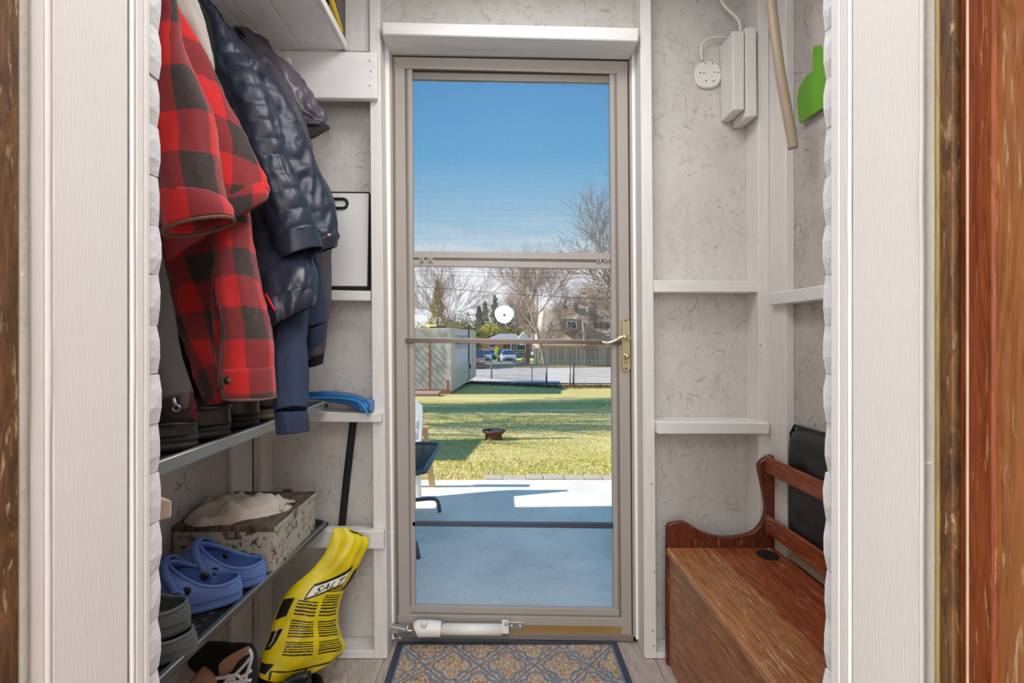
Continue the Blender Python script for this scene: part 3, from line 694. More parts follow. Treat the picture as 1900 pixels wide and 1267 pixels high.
# ---------------------------------------------------------------- two boot trays used as shelves
rimg = simple('grey_tray_rim', rgb(150, 152, 150), .35, .5, .08)
rimd = simple('dark_tray_rim', rgb(84, 88, 92), .4, .3, .1)
def traymesh(e_, xf0, y0_, xf1, y1_, z, rm, rimh, tread, stripe):
    # front edge from (xf0,y0_) near to (xf1,y1_) far; back at the left wall
    xb = XL+.004
    hexa('tray_floor', [(xb, y0_, z-.014), (xf0, y0_, z-.014), (xf1, y1_, z-.014), (xb, y1_, z-.014), (xb, y0_, z-.004), (xf0, y0_, z-.004), (xf1, y1_, z-.004), (xb, y1_, z-.004)], M['black'], e_)
    loop = [(xb, y0_), (xf0, y0_), (xf1, y1_-.03), (xf1-.03, y1_), (xb, y1_)]
    pts = [Vector((xf0, y0_, z-rimh/2+.004)), Vector((xf0*.5+xf1*.5, (y0_+y1_)/2, z-rimh/2+.004)), Vector((xf1, y1_-.035, z-rimh/2+.004)), Vector((xf1-.012, y1_-.010, z-rimh/2+.004)), Vector((xf1-.04, y1_, z-rimh/2+.004)), Vector((xb, y1_, z-rimh/2+.004))]
    # strip rim
    V = []; Fc = []
    for i, p in enumerate(pts):
        d = (pts[min(i+1, 5)]-pts[max(i-1, 0)]).normalized(); nrm = Vector((d.y, -d.x, 0))
        for (o_, h_) in ((-.006, -rimh/2), (.000, -rimh/2), (.004, rimh/2), (-.006, rimh/2+.003)): V.append(p+nrm*o_+Vector((0, 0, h_)))
    for i in range(5):
        for k in range(4): a = i*4+k; b_ = i*4+(k+1) % 4; Fc.append((a, b_, b_+4, a+4))
    Fc += [(0, 1, 2, 3), (23, 22, 21, 20)]
    mk('tray_rim', V, Fc, rm, e_)
    if stripe:
        tube('rim_lip', [p+Vector((.003 if i < 3 else 0, 0, rimh/2+.001)) for i, p in enumerate(pts)], .0022, stripe, e_, 6)
    V = []; Fc = []
    if tread:
        y = y0_+.03; r_ = 0
        while y < y1_-.03:
            x = xb+.02+(.018 if r_ % 2 else 0)
            t_ = (y-y0_)/(y1_-y0_); xe = xf0+(xf1-xf0)*t_-.02
            while x < xe-.02:
                b0 = len(V); hx = [(-.017, 0), (-.010, -.010), (.010, -.010), (.017, 0), (.010, .010), (-.010, .010)]
                for (a, b_) in hx: V.append((x+a, y+b_, z-.004))
                for (a, b_) in hx: V.append((x+a*.86, y+b_*.8, z-.0005))
                Fc += [tuple(b0+6+i for i in range(6))]+[(b0+i, b0+(i+1) % 6, b0+6+(i+1) % 6, b0+6+i) for i in range(6)]
                x += .038
            y += .0125; r_ += 1
            x = 0
        tag(mk('tray_tread', V, Fc, M['black'], e_), kind='stuff')
t1_ = empty('boot_tray', (-.7, 1.2, .835), 'upper long boot tray shelf with grey metal rim holding black boots', 'tray')
traymesh(t1_, -.570, .70, -.555, 1.665, .856, rimg, .022, False, simple('bright_lip', rgb(206, 206, 202), .3, .5))
t2_ = empty('boot_tray', (-.7, 1.2, .45), 'lower long black boot tray shelf with clogs and rusty metal case', 'tray')
traymesh(t2_, -.600, .70, -.553, 1.665, .472, rimd, .016, True, simple('lip_grey', rgb(150, 154, 156), .35, .4))
bx('cleat', XL, -.60, .642, .70, .80, .838, Gt, wl, .002); bx('cleat', XL, -.60, .642, .70, .418, .455, Gt, wl, .002)
bx('cleat', XL, -.60, .70, .735, .80, .836, Gt, wl, .002); bx('cleat', XL, -.60, .70, .735, .418, .453, Gt, wl, .002)

# ---------------------------------------------------------------- rusty metal case with towel
mr_ = MT('chipped_metal', .6); v = mr_.vec()
f1 = mr_.mr(mr_.noise(48, 6, v, .3, .75), .525, .58); f1 = mr_.math('MULTIPLY', f1, mr_.mr(mr_.noise(7, 3, v), .36, .5, .1))
rc = mr_.mix(mr_.mr(mr_.noise(60, 3, v), .4, .6), rgb(58, 36, 26), rgb(104, 66, 48))
mr_.col(mr_.mix(f1, mr_.mix(mr_.noise(12, 4, v), rgb(196, 192, 178), rgb(172, 168, 152)), rc)); mr_.bump(f1, .4, .001)
ml_ = MT('rusted_lid', .55); v = ml_.vec((3, 1, 1))
ml_.col(ml_.mix(ml_.mr(ml_.noise(18, 6, v, .5, .7), .42, .6), rgb(112, 96, 84), rgb(62, 46, 38))); ml_.bump(ml_.noise(40, 4), .3, .001)
mcs = empty('metal_case', (-.68, 1.44, .473), 'chipped off-white metal case with rusty brown lid on the lower tray', 'case')
cx0, cx1, cy0, cy1, cz0, cz1 = -.824, -.567, 1.295, 1.585, .4735, .592
bx('case_body', cx0, cx1, cy0, cy1, cz0, cz1-.014, mr_.m, mcs, .002)
bx('lid', cx0-.001, cx1+.0015, cy0-.0015, cy1+.0015, cz1-.016, cz1, ml_.m, mcs, .002)
bx('lid_edge', cx1-.001, cx1+.0025, cy0, cy1, cz1-.015, cz1-.003, mr_.m, mcs, .001)
bx('latch', -.69, -.655, cy0-.005, cy0, cz1-.032, cz1-.006, ml_.m, mcs, .001)
bx('latch_hasp', -.682, -.665, cy0-.0075, cy0-.004, cz1-.028, cz1-.012, simple('latch_grey', rgb(150, 142, 132), .5, .4), mcs, .001)
bx('hinge', -.668, -.64, cy1-.004, cy1+.006, cz1-.006, cz1+.006, ml_.m, mcs, .001)
def text_obj(body, mapf, mat, parent, name='lettering', size=1.0, dens=0):
    cu_ = D.curves.new('t', 'FONT'); cu_.body = body; cu_.size = size; cu_.align_x = 'CENTER'; cu_.align_y = 'CENTER'; cu_.resolution_u = 3
    to = D.objects.new('t', cu_); COL.objects.link(to); bpy.context.view_layer.update()
    dg = bpy.context.evaluated_depsgraph_get(); me = to.evaluated_get(dg).to_mesh()
    V = [tuple(v_.co) for v_ in me.vertices]; Fc = [tuple(p.vertices) for p in me.polygons]
    to.to_mesh_clear() if hasattr(to, 'to_mesh_clear') else None
    D.objects.remove(to)
    return mk(name, [mapf(x, y) for x, y, z in V], Fc, mat, parent)
ink = simple('black_print', rgb(26, 26, 24), .6, 0, .02)
text_obj('8', lambda x, y: Vector((cx1+.0032, 1.43-x*-1*1.0, .545+y)), ink, mcs, 'number', .026)
# towel
mt_ = MT('towel', .95); mt_.col(mt_.mix(mt_.mr(mt_.noise(9, 4), .4, .65), rgb(226, 216, 202), rgb(176, 154, 132))); mt_.bump(mt_.noise(260, 3), .9, .003)
V = []; Fc = []
nr, na = 26, 72
cc = Vector((-.715, 1.40))
out = [(.105, 1.0), (.115, .9)]
def towel_r(a):  # outline radius towards angle a (0 = +x, 90deg = +y)
    return .098*(1+.22*math.cos(2*(a-.25))+.10*math.sin(3*a+.6)+.06*math.sin(5*a+1.2)+.03*math.sin(9*a))
for i in range(nr+1):
    for k in range(na):
        a = 2*math.pi*k/na; rr = towel_r(a)*i/nr
        x = cc.x+rr*math.cos(a)*1.02; y = cc.y+rr*math.sin(a)*1.22
        t_ = i/nr
        h = cz1+.003+.017*(1-t_**4)**.8
        rg = math.exp(-(ns((x*9+y*16+4, y*20-x*9, 3))*4.5)**2); rg2 = math.exp(-(ns((x*12-y*10, y*26+x*8, 8))*4.5)**2)
        h += (.012*ns((x*13, y*26+x*6, 0))+.018*rg+.010*rg2)*(1-t_**5)+.002*ns((x*70, y*70, 1))
        h = max(h, cz1+.004)
        if i >= nr-1: h = cz1+.003
        if y < cy0:   # hangs over the front of the case
            drop = cy0-y; y = cy0-.006-.004*(1+ns((x*30, drop*20, 2))); h = cz1+.008-drop*1.0
            h = min(h, cz1+.008)
        if x < cx0+.002: x = cx0+.002
        V.append((x, y, h))
for i in range(nr):
    for k in range(na):
        a = i*na+k; b_ = i*na+(k+1) % na; Fc.append((a, b_, b_+na, a+na))
tw = mk('towel', V, Fc, mt_.m, None, True); so = tw.modifiers.new('s', 'SOLIDIFY'); so.thickness = .004; so.offset = 1
tag(tw, 'crumpled cream terry towel lying on the rusty metal case', 'towel')
tw2 = []; Fc = []; nu, nv = 30, 14
for i in range(nu+1):
    for j in range(nv+1):
        u = i/nu; v_ = j/nv
        x = -.70+.115*u; yb_ = 1.46-.03*u; ang = v_*math.pi*1.15
        y = yb_+.045*(v_-.5)*1.8-.012*math.sin(ang)+.004*ns((u*5, v_*3, 0)); z = cz1+.012+.018*math.sin(min(ang, math.pi))+.004*ns((u*7, v_*4, 5))-.006*u*u
        tw2.append((x, y, z))
for i in range(nu):
    for j in range(nv):
        a = i*(nv+1)+j; Fc.append((a, a+nv+1, a+nv+2, a+1))
o = mk('towel_fold', tw2, Fc, mt_.m, tw, True); so = o.modifiers.new('s', 'SOLIDIFY'); so.thickness = .005

# ---------------------------------------------------------------- clogs
def clog(e_, heel, toe, z, L, mat, matd, Wd=.102, rivet=None, Hs=1.0):
    heel = Vector((heel[0], heel[1], 0)); toe = Vector((toe[0], toe[1], 0)); ax = (toe-heel).normalized(); sd_ = Vector((-ax.y, ax.x, 0))
    def W(u, s, h): return heel+ax*(u*L)+sd_*(s*Wd)+Vector((0, 0, z+h*Hs))
    def outline(th):   # th 0 = toe, pi = heel ; returns u,s
        c, s_ = math.cos(th), math.sin(th)
        u = .5+.5*math.copysign(abs(c)**.85, c); wd = .5*(.78+.22*math.cos((u-.68)*3.2)); s = math.copysign(abs(s_)**.8, s_)*wd
        return u, s
    N = 48
    V = []; Fc = []
    prof = [(.90, 0), (.98, .004), (1.0, .010), (.975, .0125), (1.0, .015), (1.0, .024), (.97, .027)]
    for (f, h) in prof:
        for k in range(N):
            u, s = outline(2*math.pi*k/N); V.append(W(.5+(u-.5)*(.93+.07*f), s*f, h+.018*max(0, abs(u-.45)-.35)**1*1.0))
    for i in range(len(prof)-1):
        for k in range(N): a = i*N+k; b_ = i*N+(k+1) % N; Fc.append((a, b_, b_+N, a+N))
    Fc.append(tuple(range(N))[::-1]); Fc.append(tuple((len(prof)-1)*N+k for k in range(N)))
    mk('sole', V, Fc, mat, e_, True)
    V = []; Fc = []; R_ = 12
    for i in range(R_+1):
        t_ = i/R_
        for k in range(N):
            th = 2*math.pi*k/N; u, s = outline(th)
            # rim
            c, s_ = math.cos(th), math.sin(th)
            ru = .30+.27*c; ru = .305+.265*c if c > 0 else .305+.275*c
            rs = s_*.37*(1.0 if c < 0 else 1-.15*c)
            front = max(0, (ru-.25)/.32); rh = .050+.052*front**1.3+.004*max(0, -c)
            rh = .046+.058*max(0, (ru-.12)/.45)**1.5+.006*max(0, -c)
            cu_, cs_, ch = u*1.0, s*1.06, .062+.035*max(0, 1-abs(u-.72)*3)-.010*max(0, u-.85)*6
            if u < .55: ch = .045
            a0, a1, a2 = (1-t_)**2, 2*t_*(1-t_), t_**2
            V.append(W(a0*u+a1*cu_+a2*ru, a0*s+a1*cs_+a2*rs, a0*.02+a1*ch+a2*rh))
    for i in range(R_):
        for k in range(N): a = i*N+k; b_ = i*N+(k+1) % N; Fc.append((a, b_, b_+N, a+N))
    sh_ = mk('upper', V, Fc, mat, e_, True); so = sh_.modifiers.new('s', 'SOLIDIFY'); so.thickness = .004; so.offset = -1
    rim = [V[R_*N+k % N] for k in range(N+1)]
    tube('rim', rim, .0036, mat, e_, 8)
    V = []
    for k in range(N):
        u, s = outline(2*math.pi*k/N); V.append(W(.5+(u-.5)*.92, s*.86, .029))
    mk('insole', V, [tuple(range(N))], matd, e_)
    # strap rolled forward with its rivets
    sp_ = [W(.455+.145*math.sin(math.pi*q)**.8, .505*math.cos(math.pi*q), .052+.060*math.sin(math.pi*q)**.75) for q in np.linspace(0.02, .98, 20)]
    V = []; Fc = []
    for i, p in enumerate(sp_):
        q = i/19; nrm = Vector((0, 0, 1))*.0
        out_ = (sd_*math.cos(math.pi*q)+Vector((0, 0, 1))*math.sin(math.pi*q))
        for (o_, a_) in ((-.002, -.009), (.0035, -.008), (.0035, .008), (-.002, .009)): V.append(p+out_*o_+ax*a_)
    for i in range(19):
        for k in range(4): a = i*4+k; b_ = i*4+(k+1) % 4; Fc.append((a, b_, b_+4, a+4))
    Fc += [(0, 1, 2, 3), (79, 78, 77, 76)]
    st = mk('strap', V, Fc, mat, e_, True)
    if rivet:
        for sgn in (-1, 1):
            p = W(.455, sgn*.50, .052); d_ = sd_*sgn
            tube('rivet_boss', [p-d_*.003, p+d_*.0035], .013, mat, e_, 16)
            tube('rivet', [p-d_*.004, p+d_*.0055], .0085, rivet, e_, 16)
            pin = W(.40, sgn*.43, .055); tube('inner_rivet', [pin-d_*.004, pin+d_*.002], .0085, M['blackm'], e_, 14)
blu = simple('blue_foam', rgb(96, 128, 196), .55, 0, .06, 14, .1, 200); blud = simple('deep_blue_foam', rgb(56, 88, 168), .6, 0, .1)
gry = simple('grey_foam', rgb(92, 98, 98), .55, 0, .1, 14); gryd = simple('dark_foam', rgb(52, 54, 54), .7, 0, .1)
riv = simple('grey_rivet', rgb(70, 68, 66), .4, .2)
zt = .4725
c1 = empty('clog', (-.70, 1.14, zt), 'blue foam clog nearest the brick edge on the lower tray', 'clog', 'blue clogs'); clog(c1, (-.585, 1.170), (-.83, 1.085), zt, .255, blu, blud, .108, riv)
c2 = empty('clog', (-.68, 1.22, zt), 'blue foam clog directly in front of the metal case', 'clog', 'blue clogs'); clog(c2, (-.568, 1.252), (-.825, 1.198), zt, .255, blu, blud, .108, riv)
for o in (c1, c2): del o['group']
c3 = empty('clog', (-.68, .95, zt), 'dark grey foam clog underneath, near end of the lower tray', 'clog'); clog(c3, (-.574, .975), (-.825, .905), zt, .26, gry, gryd, .11, riv, .8)
c4 = empty('clog', (-.68, .95, zt+.04), 'dark grey foam clog resting on top of the other grey one', 'clog'); clog(c4, (-.592, .985), (-.828, .90), zt+.038, .25, gry, gryd, .11, riv)

# ---------------------------------------------------------------- black boots on the upper tray
def boot(e_, heel, toe, z, L, shaft, mat, sole, Wd=.095, hs=1.0):
    heel = Vector((heel[0], heel[1], 0)); toe = Vector((toe[0], toe[1], 0)); ax = (toe-heel).normalized(); sd_ = Vector((-ax.y, ax.x, 0))
    def W(u, s, h): return heel+ax*(u*L)+sd_*(s*Wd)+Vector((0, 0, z+h))
    V = []; Fc = []; N = 32
    for (f, h) in ((.95, 0), (1, .004), (1, .012), (.96, .014), (1, .017), (1, .026), (.95, .029)):
        for k in range(N):
            c, s_ = math.cos(2*math.pi*k/N), math.sin(2*math.pi*k/N); u = .5+.5*c; V.append(W(.5+(u-.5)*f, math.copysign(abs(s_)**.8, s_)*.5*f*(.8+.2*math.cos((u-.68)*3)), h))
    for i in range(6):
        for k in range(N): a = i*N+k; b_ = i*N+(k+1) % N; Fc.append((a, b_, b_+N, a+N))
    Fc.append(tuple(range(N))[::-1]); Fc.append(tuple(6*N+k for k in range(N)))
    mk('sole', V, Fc, sole, e_, True)
    V = []; Fc = []
    rows = [(0, .98, .5, .48, .028), (0, .99, .5, .49, .04), (.0, .93, .5, .46, .060), (0, .72, .5, .42, .078), (.0, .55, .5, .40, .095)]
    q = .11
    while q < shaft: rows.append((0, .50, .5, .40, q)); q += .03
    rows.append((.0, .50, .5, .41, shaft))
    for (u0, u1, _, wd, h) in rows:
        for k in range(N):
            c, s_ = math.cos(2*math.pi*k/N), math.sin(2*math.pi*k/N)
            p = W((u0+u1)/2+(u1-u0)/2*c, s_*wd, .026+(h-.026)*hs); V.append(p+Vector((ns(p, 30), ns(p+Vector((3, 0, 0)), 30), ns(p, 22)))*.004)
    for i in range(len(rows)-1):
        for k in range(N): a = i*N+k; b_ = i*N+(k+1) % N; Fc.append((a, b_, b_+N, a+N))
    o = mk('upper', V, Fc, mat, e_, True); so = o.modifiers.new('s', 'SOLIDIFY'); so.thickness = .004; so.offset = -1
leath = simple('scuffed_black_leather', rgb(44, 45, 44), .4, 0, .35, 14, .25, 50); solb = simple('boot_sole', rgb(42, 43, 42), .6, 0, .2, 20, .3)
zu = .857
for bi_, (h, t_, Ln, sh_, lab) in enumerate((((-.578, .985), (-.82, .93), .25, .10, 'scuffed black boot nearest the brick edge on the upper tray'),
                         ((-.575, 1.10), (-.82, 1.05), .25, .085, 'scuffed black boot under the button cuff on the upper tray'),
                         ((-.572, 1.225), (-.82, 1.19), .25, .085, 'black boot with paler scuffs in the middle of the upper tray'))):
    b = empty('boot', (h[0], h[1], zu), lab, 'boot'); boot(b, h, t_, zu, Ln, sh_, leath, solb, .095, (.34, .62, .8)[bi_])
b = empty('shoe', (-.57, 1.35, zu), 'low black shoe with pale sole beside the navy cuff on the upper tray', 'shoe')
boot(b, (-.57, 1.345), (-.82, 1.32), zu, .25, .075, leath, simple('khaki_sole', rgb(140, 134, 112), .7))

# ---------------------------------------------------------------- garments
def garment(name, rows, mat, parent, n=46, seg=40, wr=.006, quilt=0, qh=.004, solid=.003, closed=False, sx=1.0, seed=0, ucirc=None, flat=1.0, crease=1.0):
    c = []; 
    for (lx, ly, rx, ry, yl, yr, th) in rows: c.append((P(lx, ly, yl), P(rx, ry, yr), th))
    A_ = crom([q[0] for q in c], n); B_ = crom([q[1] for q in c], n); T_ = crom([Vector((q[2], 0, 0)) for q in c], n)
    V = []; UV = []; Fc = []; vl = 0; ctr = [(a+b)/2 for a, b in zip(A_, B_)]
    wavg = sum((a-b).length for a, b in zip(A_, B_))/len(A_)
    per = ucirc or (wavg*2.4)
    for i in range(n+1):
        if i: vl += (ctr[i]-ctr[i-1]).length
        d = (ctr[min(i+1, n)]-ctr[max(i-1, 0)]).normalized(); mj = B_[i]-A_[i]; hw_ = mj.length/2; mj.normalize()
        mn = d.cross(mj); mn.normalize()
        if mn.y > 0: mn = -mn       # towards the viewer side
        for k in range(seg+1):
            a = 2*math.pi*k/seg; ca, sa = math.cos(a), math.sin(a)
            ca = math.copysign(abs(ca)**.9, ca); 
            dirv = mj*ca*hw_+mn*sa*T_[i].x/2
            p = ctr[i]+dirv
            aa = 2*math.pi*(k % seg)/seg; q = Vector((math.cos(aa)*1.3+seed, math.sin(aa)*1.3, vl*9))
            q2 = Vector((math.cos(aa)*2.2+seed, math.sin(aa)*2.2-vl*6, vl*16+math.cos(aa)*1.5))
            disp = wr*(ns(q)*1.2+.9*(.5-abs(ns(q2)))*crease+.3*ns(q2*2.3))
            if quilt:
                ph = (vl/quilt+.25*math.sin(aa*1.0+1)+.12*ns(q*2)) % 1.0; disp += qh*(abs(math.sin(math.pi*ph))**.35-.6)
            if i == 0: disp *= .3
            dn = dirv.normalized(); V.append(p+dn*disp); UV.append((per*k/seg, vl))
    for i in range(n):
        for k in range(seg): a = i*(seg+1)+k; Fc.append((a, a+1, a+seg+2, a+seg+1))
    if closed: Fc.append(tuple(range(seg))[::-1]); Fc.append(tuple(n*(seg+1)+k for k in range(seg)))
    o = mk(name, V, Fc, mat, parent, True, UV)
    if solid and not closed: m_ = o.modifiers.new('s', 'SOLIDIFY'); m_.thickness = solid; m_.offset = -1
    return o
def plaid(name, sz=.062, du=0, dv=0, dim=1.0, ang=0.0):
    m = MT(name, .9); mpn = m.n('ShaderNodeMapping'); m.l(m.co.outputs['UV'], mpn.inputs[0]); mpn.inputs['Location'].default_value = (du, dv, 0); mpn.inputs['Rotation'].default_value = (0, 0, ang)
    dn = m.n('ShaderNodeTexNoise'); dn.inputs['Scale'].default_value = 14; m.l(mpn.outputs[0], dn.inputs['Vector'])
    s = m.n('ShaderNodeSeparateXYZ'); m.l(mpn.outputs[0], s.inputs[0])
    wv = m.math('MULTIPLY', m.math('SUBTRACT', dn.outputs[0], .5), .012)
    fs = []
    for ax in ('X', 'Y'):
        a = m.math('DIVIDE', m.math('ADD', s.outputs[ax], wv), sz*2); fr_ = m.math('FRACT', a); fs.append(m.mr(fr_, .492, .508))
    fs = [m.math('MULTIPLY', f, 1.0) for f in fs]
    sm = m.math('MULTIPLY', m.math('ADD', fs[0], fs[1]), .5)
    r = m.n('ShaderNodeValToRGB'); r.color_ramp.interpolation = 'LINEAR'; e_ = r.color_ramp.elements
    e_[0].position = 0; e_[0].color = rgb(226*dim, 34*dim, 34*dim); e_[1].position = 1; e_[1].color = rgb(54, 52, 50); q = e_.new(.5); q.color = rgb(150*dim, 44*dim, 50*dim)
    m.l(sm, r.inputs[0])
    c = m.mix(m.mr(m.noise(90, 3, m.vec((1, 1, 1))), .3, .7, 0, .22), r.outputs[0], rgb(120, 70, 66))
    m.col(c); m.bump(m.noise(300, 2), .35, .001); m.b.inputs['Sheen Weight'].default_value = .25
    return m.m
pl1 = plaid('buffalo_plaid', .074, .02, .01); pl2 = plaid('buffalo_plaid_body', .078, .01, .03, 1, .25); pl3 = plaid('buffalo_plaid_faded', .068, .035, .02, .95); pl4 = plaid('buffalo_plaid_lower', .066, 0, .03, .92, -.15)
khaki = simple('worn_cuff_edge', rgb(122, 96, 84), .9, 0, .15, 40)
fblack = simple('black_fleece', rgb(24, 24, 26), .95, 0, .3, 30, .5)
grl = simple('grey_fleece_lining', rgb(196, 188, 182), .95, 0, .1, 40, .4)
char = simple('charcoal_cloth', rgb(84, 82, 82), .85, 0, .12, 30, .3, 120)
nav = simple('navy_nylon', rgb(36, 45, 64), .42, 0, .14, 10, .5, 34)
navs = simple('navy_satin', rgb(36, 42, 58), .34, 0, .16, 10, .2, 40)
swt = simple('navy_jersey', rgb(44, 56, 82), .9, 0, .12, 60, .3, 200)
gsat = simple('grey_violet_satin', rgb(92, 88, 100), .34, 0, .12, 9, .1, 20)
dgr = simple('dark_grey_shell', rgb(78, 74, 84), .6, 0, .1, 12, .1)
# plaid jacket 1
j1 = empty('plaid_jacket', (-.80, 1.0, 1.9), 'red and black buffalo plaid jacket hanging highest beside the left brick edge', 'jacket')
sA = [(215, -90, 280, -90, .88, .90, .10), (240, -30, 300, -10, .88, .92, .12), (252, 50, 322, 62, .89, .94, .125), (262, 150, 362, 155, .90, .95, .125), (272, 240, 394, 232, .91, .96, .12), (283, 310, 410, 305, .92, .96, .12), (296, 370, 423, 380, .92, .96, .12), (302, 415, 430, 398, .92, .96, .115)]
slv = garment('sleeve', sA, pl1, j1, 50, 48, .006, seed=1, ucirc=.5)
garment('cuff', [(291, 368, 425, 376, .918, .96, .128), (298, 400, 432, 388, .918, .96, .128), (303, 430, 434, 403, .92, .96, .122)], pl1, j1, 12, 48, .002, seed=2, ucirc=.5, solid=.004)
def ringpts(lx, ly, rx, ry, yl, yr, th, d=Vector((0, 0, -1)), n=40):
    A_, B_ = P(lx, ly, yl), P(rx, ry, yr); c = (A_+B_)/2; mj = (B_-A_); hw_ = mj.length/2; mj.normalize(); mn = d.cross(mj).normalized()
    return [c+mj*math.cos(2*math.pi*k/n)*hw_+mn*math.sin(2*math.pi*k/n)*th/2 for k in range(n+1)]
tube('cuff_edge', ringpts(302, 434, 434, 407, .92, .96, .122), .0034, khaki, j1, 8)
garment('body', [(225, -90, 280, -90, 1.02, 1.06, .04), (250, -20, 308, -14, 1.02, 1.07, .05), (255, 60, 348, 50, 1.03, 1.09, .06), (258, 150, 402, 140, 1.03, 1.11, .06), (260, 250, 450, 248, 1.03, 1.12, .065), (262, 340, 487, 325, 1.04, 1.12, .07), (268, 420, 496, 350, 1.04, 1.12, .07), (285, 485, 495, 368, 1.04, 1.12, .06)], pl2, j1, 50, 48, .007, seed=5, ucirc=.62)
garment('hem', [(268, 430, 494, 340, 1.037, 1.12, .076), (284, 476, 498, 358, 1.037, 1.12, .078), (290, 494, 494, 372, 1.04, 1.12, .066)], pl2, j1, 10, 40, .003, seed=8, ucirc=.62, solid=.005)
garment('hood_lining', [(275, -90, 345, -90, 1.10, 1.14, .04), (292, -20, 362, -10, 1.10, 1.14, .045), (318, 30, 378, 30, 1.11, 1.15, .045), (345, 70, 388, 70, 1.12, 1.15, .04), (368, 108, 394, 110, 1.13, 1.15, .03), (385, 132, 396, 136, 1.14, 1.15, .015)], grl, j1, 30, 30, .005, seed=9, closed=True)
tube('lining_edge', crom([P(352, -60, 1.145), P(364, 0, 1.145), P(380, 30, 1.15), P(389, 75, 1.15), (P(396, 128, 1.15))], 24), .007, fblack, j1, 8)
# plaid jacket 2 (lower)
j2 = empty('plaid_jacket', (-.80, 1.15, 1.75), 'faded red and black plaid jacket hanging lower, with the snap button cuff', 'jacket')
garment('sleeve', [(370, 330, 450, 330, 1.14, 1.16, .05), (385, 400, 463, 405, 1.13, 1.15, .07), (397, 490, 475, 487, 1.11, 1.13, .085), (405, 560, 489, 556, 1.09, 1.11, .09), (414, 610, 498, 605, 1.08, 1.10, .095), (414, 665, 505, 660, 1.07, 1.09, .095), (411, 720, 510, 716, 1.06, 1.09, .095)], pl3, j2, 46, 44, .006, seed=11, ucirc=.44)
garment('cuff', [(411, 686, 509, 680, 1.058, 1.09, .103), (410, 712, 511, 710, 1.056, 1.09, .104), (412, 737, 513, 734, 1.058, 1.09, .10)], pl3, j2, 10, 44, .002, seed=12, ucirc=.44, solid=.004)
tube('cuff_edge', ringpts(413, 738, 512, 736, 1.058, 1.09, .10), .003, khaki, j2, 8)
lathe('snap_button', [(.0075, .002), (.0085, -.001), (.007, -.003), (.004, -.0025), (.003, -.004), (.001, -.004)], P(423, 706, 1.024), simple('gunmetal', rgb(96, 90, 84), .3, .8), j2, 18, 'Y')
garment('front_panel', [(285, 340, 390, 330, 1.18, 1.2, .05), (296, 440, 402, 430, 1.17, 1.2, .06), (308, 510, 400, 508, 1.16, 1.2, .06), (322, 575, 412, 572, 1.15, 1.19, .055), (340, 625, 406, 628, 1.14, 1.18, .05), (358, 672, 403, 680, 1.13, 1.16, .045), (378, 720, 410, 722, 1.12, 1.14, .04), (390, 758, 422, 752, 1.11, 1.13, .03), (399, 784, 411, 776, 1.11, 1.12, .015)], pl4, j2, 50, 40, .010, seed=14, ucirc=.40, closed=True)
garment('pocket_fold', [(393, 500, 420, 500, 1.12, 1.13, .03), (394, 560, 424, 560, 1.115, 1.125, .035), (396, 590, 424, 586, 1.115, 1.125, .03), (400, 640, 412, 640, 1.13, 1.14, .02)], pl4, j2, 20, 24, .004, seed=17, ucirc=.1, closed=True)
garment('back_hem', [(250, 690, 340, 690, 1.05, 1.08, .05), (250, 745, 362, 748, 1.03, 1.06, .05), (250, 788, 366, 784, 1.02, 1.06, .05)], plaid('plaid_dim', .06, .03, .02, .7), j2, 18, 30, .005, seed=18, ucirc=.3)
# black jacket
j3 = empty('black_jacket', (-.80, 1.25, 1.7), 'black fleece jacket hanging behind the lower plaid jacket', 'jacket')
garment('body', [(330, 420, 450, 420, 1.24, 1.26, .05), (320, 560, 460, 560, 1.24, 1.27, .06), (330, 660, 430, 660, 1.23, 1.26, .06), (335, 740, 412, 740, 1.22, 1.24, .05), (350, 788, 392, 786, 1.21, 1.23, .03)], fblack, j3, 30, 32, .006, seed=20)
# charcoal jacket lower left
j4 = empty('charcoal_jacket', (-.70, .95, 1.4), 'charcoal cloth jacket with zip pull hanging lowest at the left brick edge', 'jacket')
garment('body', [(220, 380, 285, 380, .99, 1.0, .05), (230, 440, 294, 440, .985, 1.0, .05), (230, 510, 305, 500, .98, 1.0, .055), (230, 590, 322, 590, .975, 1.0, .06), (230, 680, 340, 676, .97, 1.0, .06), (230, 755, 356, 730, .97, 1.0, .06)], char, j4, 36, 36, .004, seed=22)
garment('zip_flap', [(325, 725, 352, 722, .985, .99, .015), (330, 745, 350, 742, .985, .99, .016), (338, 762, 347, 758, .985, .99, .012)], char, j4, 10, 16, .002, seed=23, closed=True)
zp = tube('zip_pull', [P(322, 738, .965), P(326, 752, .962)], .0035, M['steel'], j4, 8)
tube('zip_ring', [P(327+7*math.cos(a), 757+6*math.sin(a), .962) for a in np.linspace(0, 2*math.pi, 15)], .0018, M['steel'], j4, 8)
# navy puffer jacket
j5 = empty('puffer_jacket', (-.80, 1.3, 1.85), 'shiny navy quilted puffer jacket hanging in the middle of the coats', 'jacket')
garment('sleeve', [(355, 0, 392, 14, 1.26, 1.28, .05), (375, 55, 418, 62, 1.25, 1.28, .08), (390, 130, 462, 125, 1.25, 1.28, .10), (408, 190, 504, 182, 1.24, 1.28, .11), (430, 250, 521, 248, 1.24, 1.28, .11), (455, 310, 534, 303, 1.24, 1.28, .11), (480, 370, 560, 366, 1.23, 1.28, .11), (497, 415, 579, 410, 1.23, 1.28, .105), (508, 450, 590, 432, 1.23, 1.28, .10)], nav, j5, 110, 64, .0045, quilt=.045, qh=.006, seed=30, crease=2.2)
garment('cuff', [(505, 438, 588, 424, 1.228, 1.28, .108), (512, 465, 594, 446, 1.228, 1.28, .106), (518, 484, 600, 461, 1.23, 1.28, .102)], nav, j5, 12, 40, .003, seed=31, solid=.004)
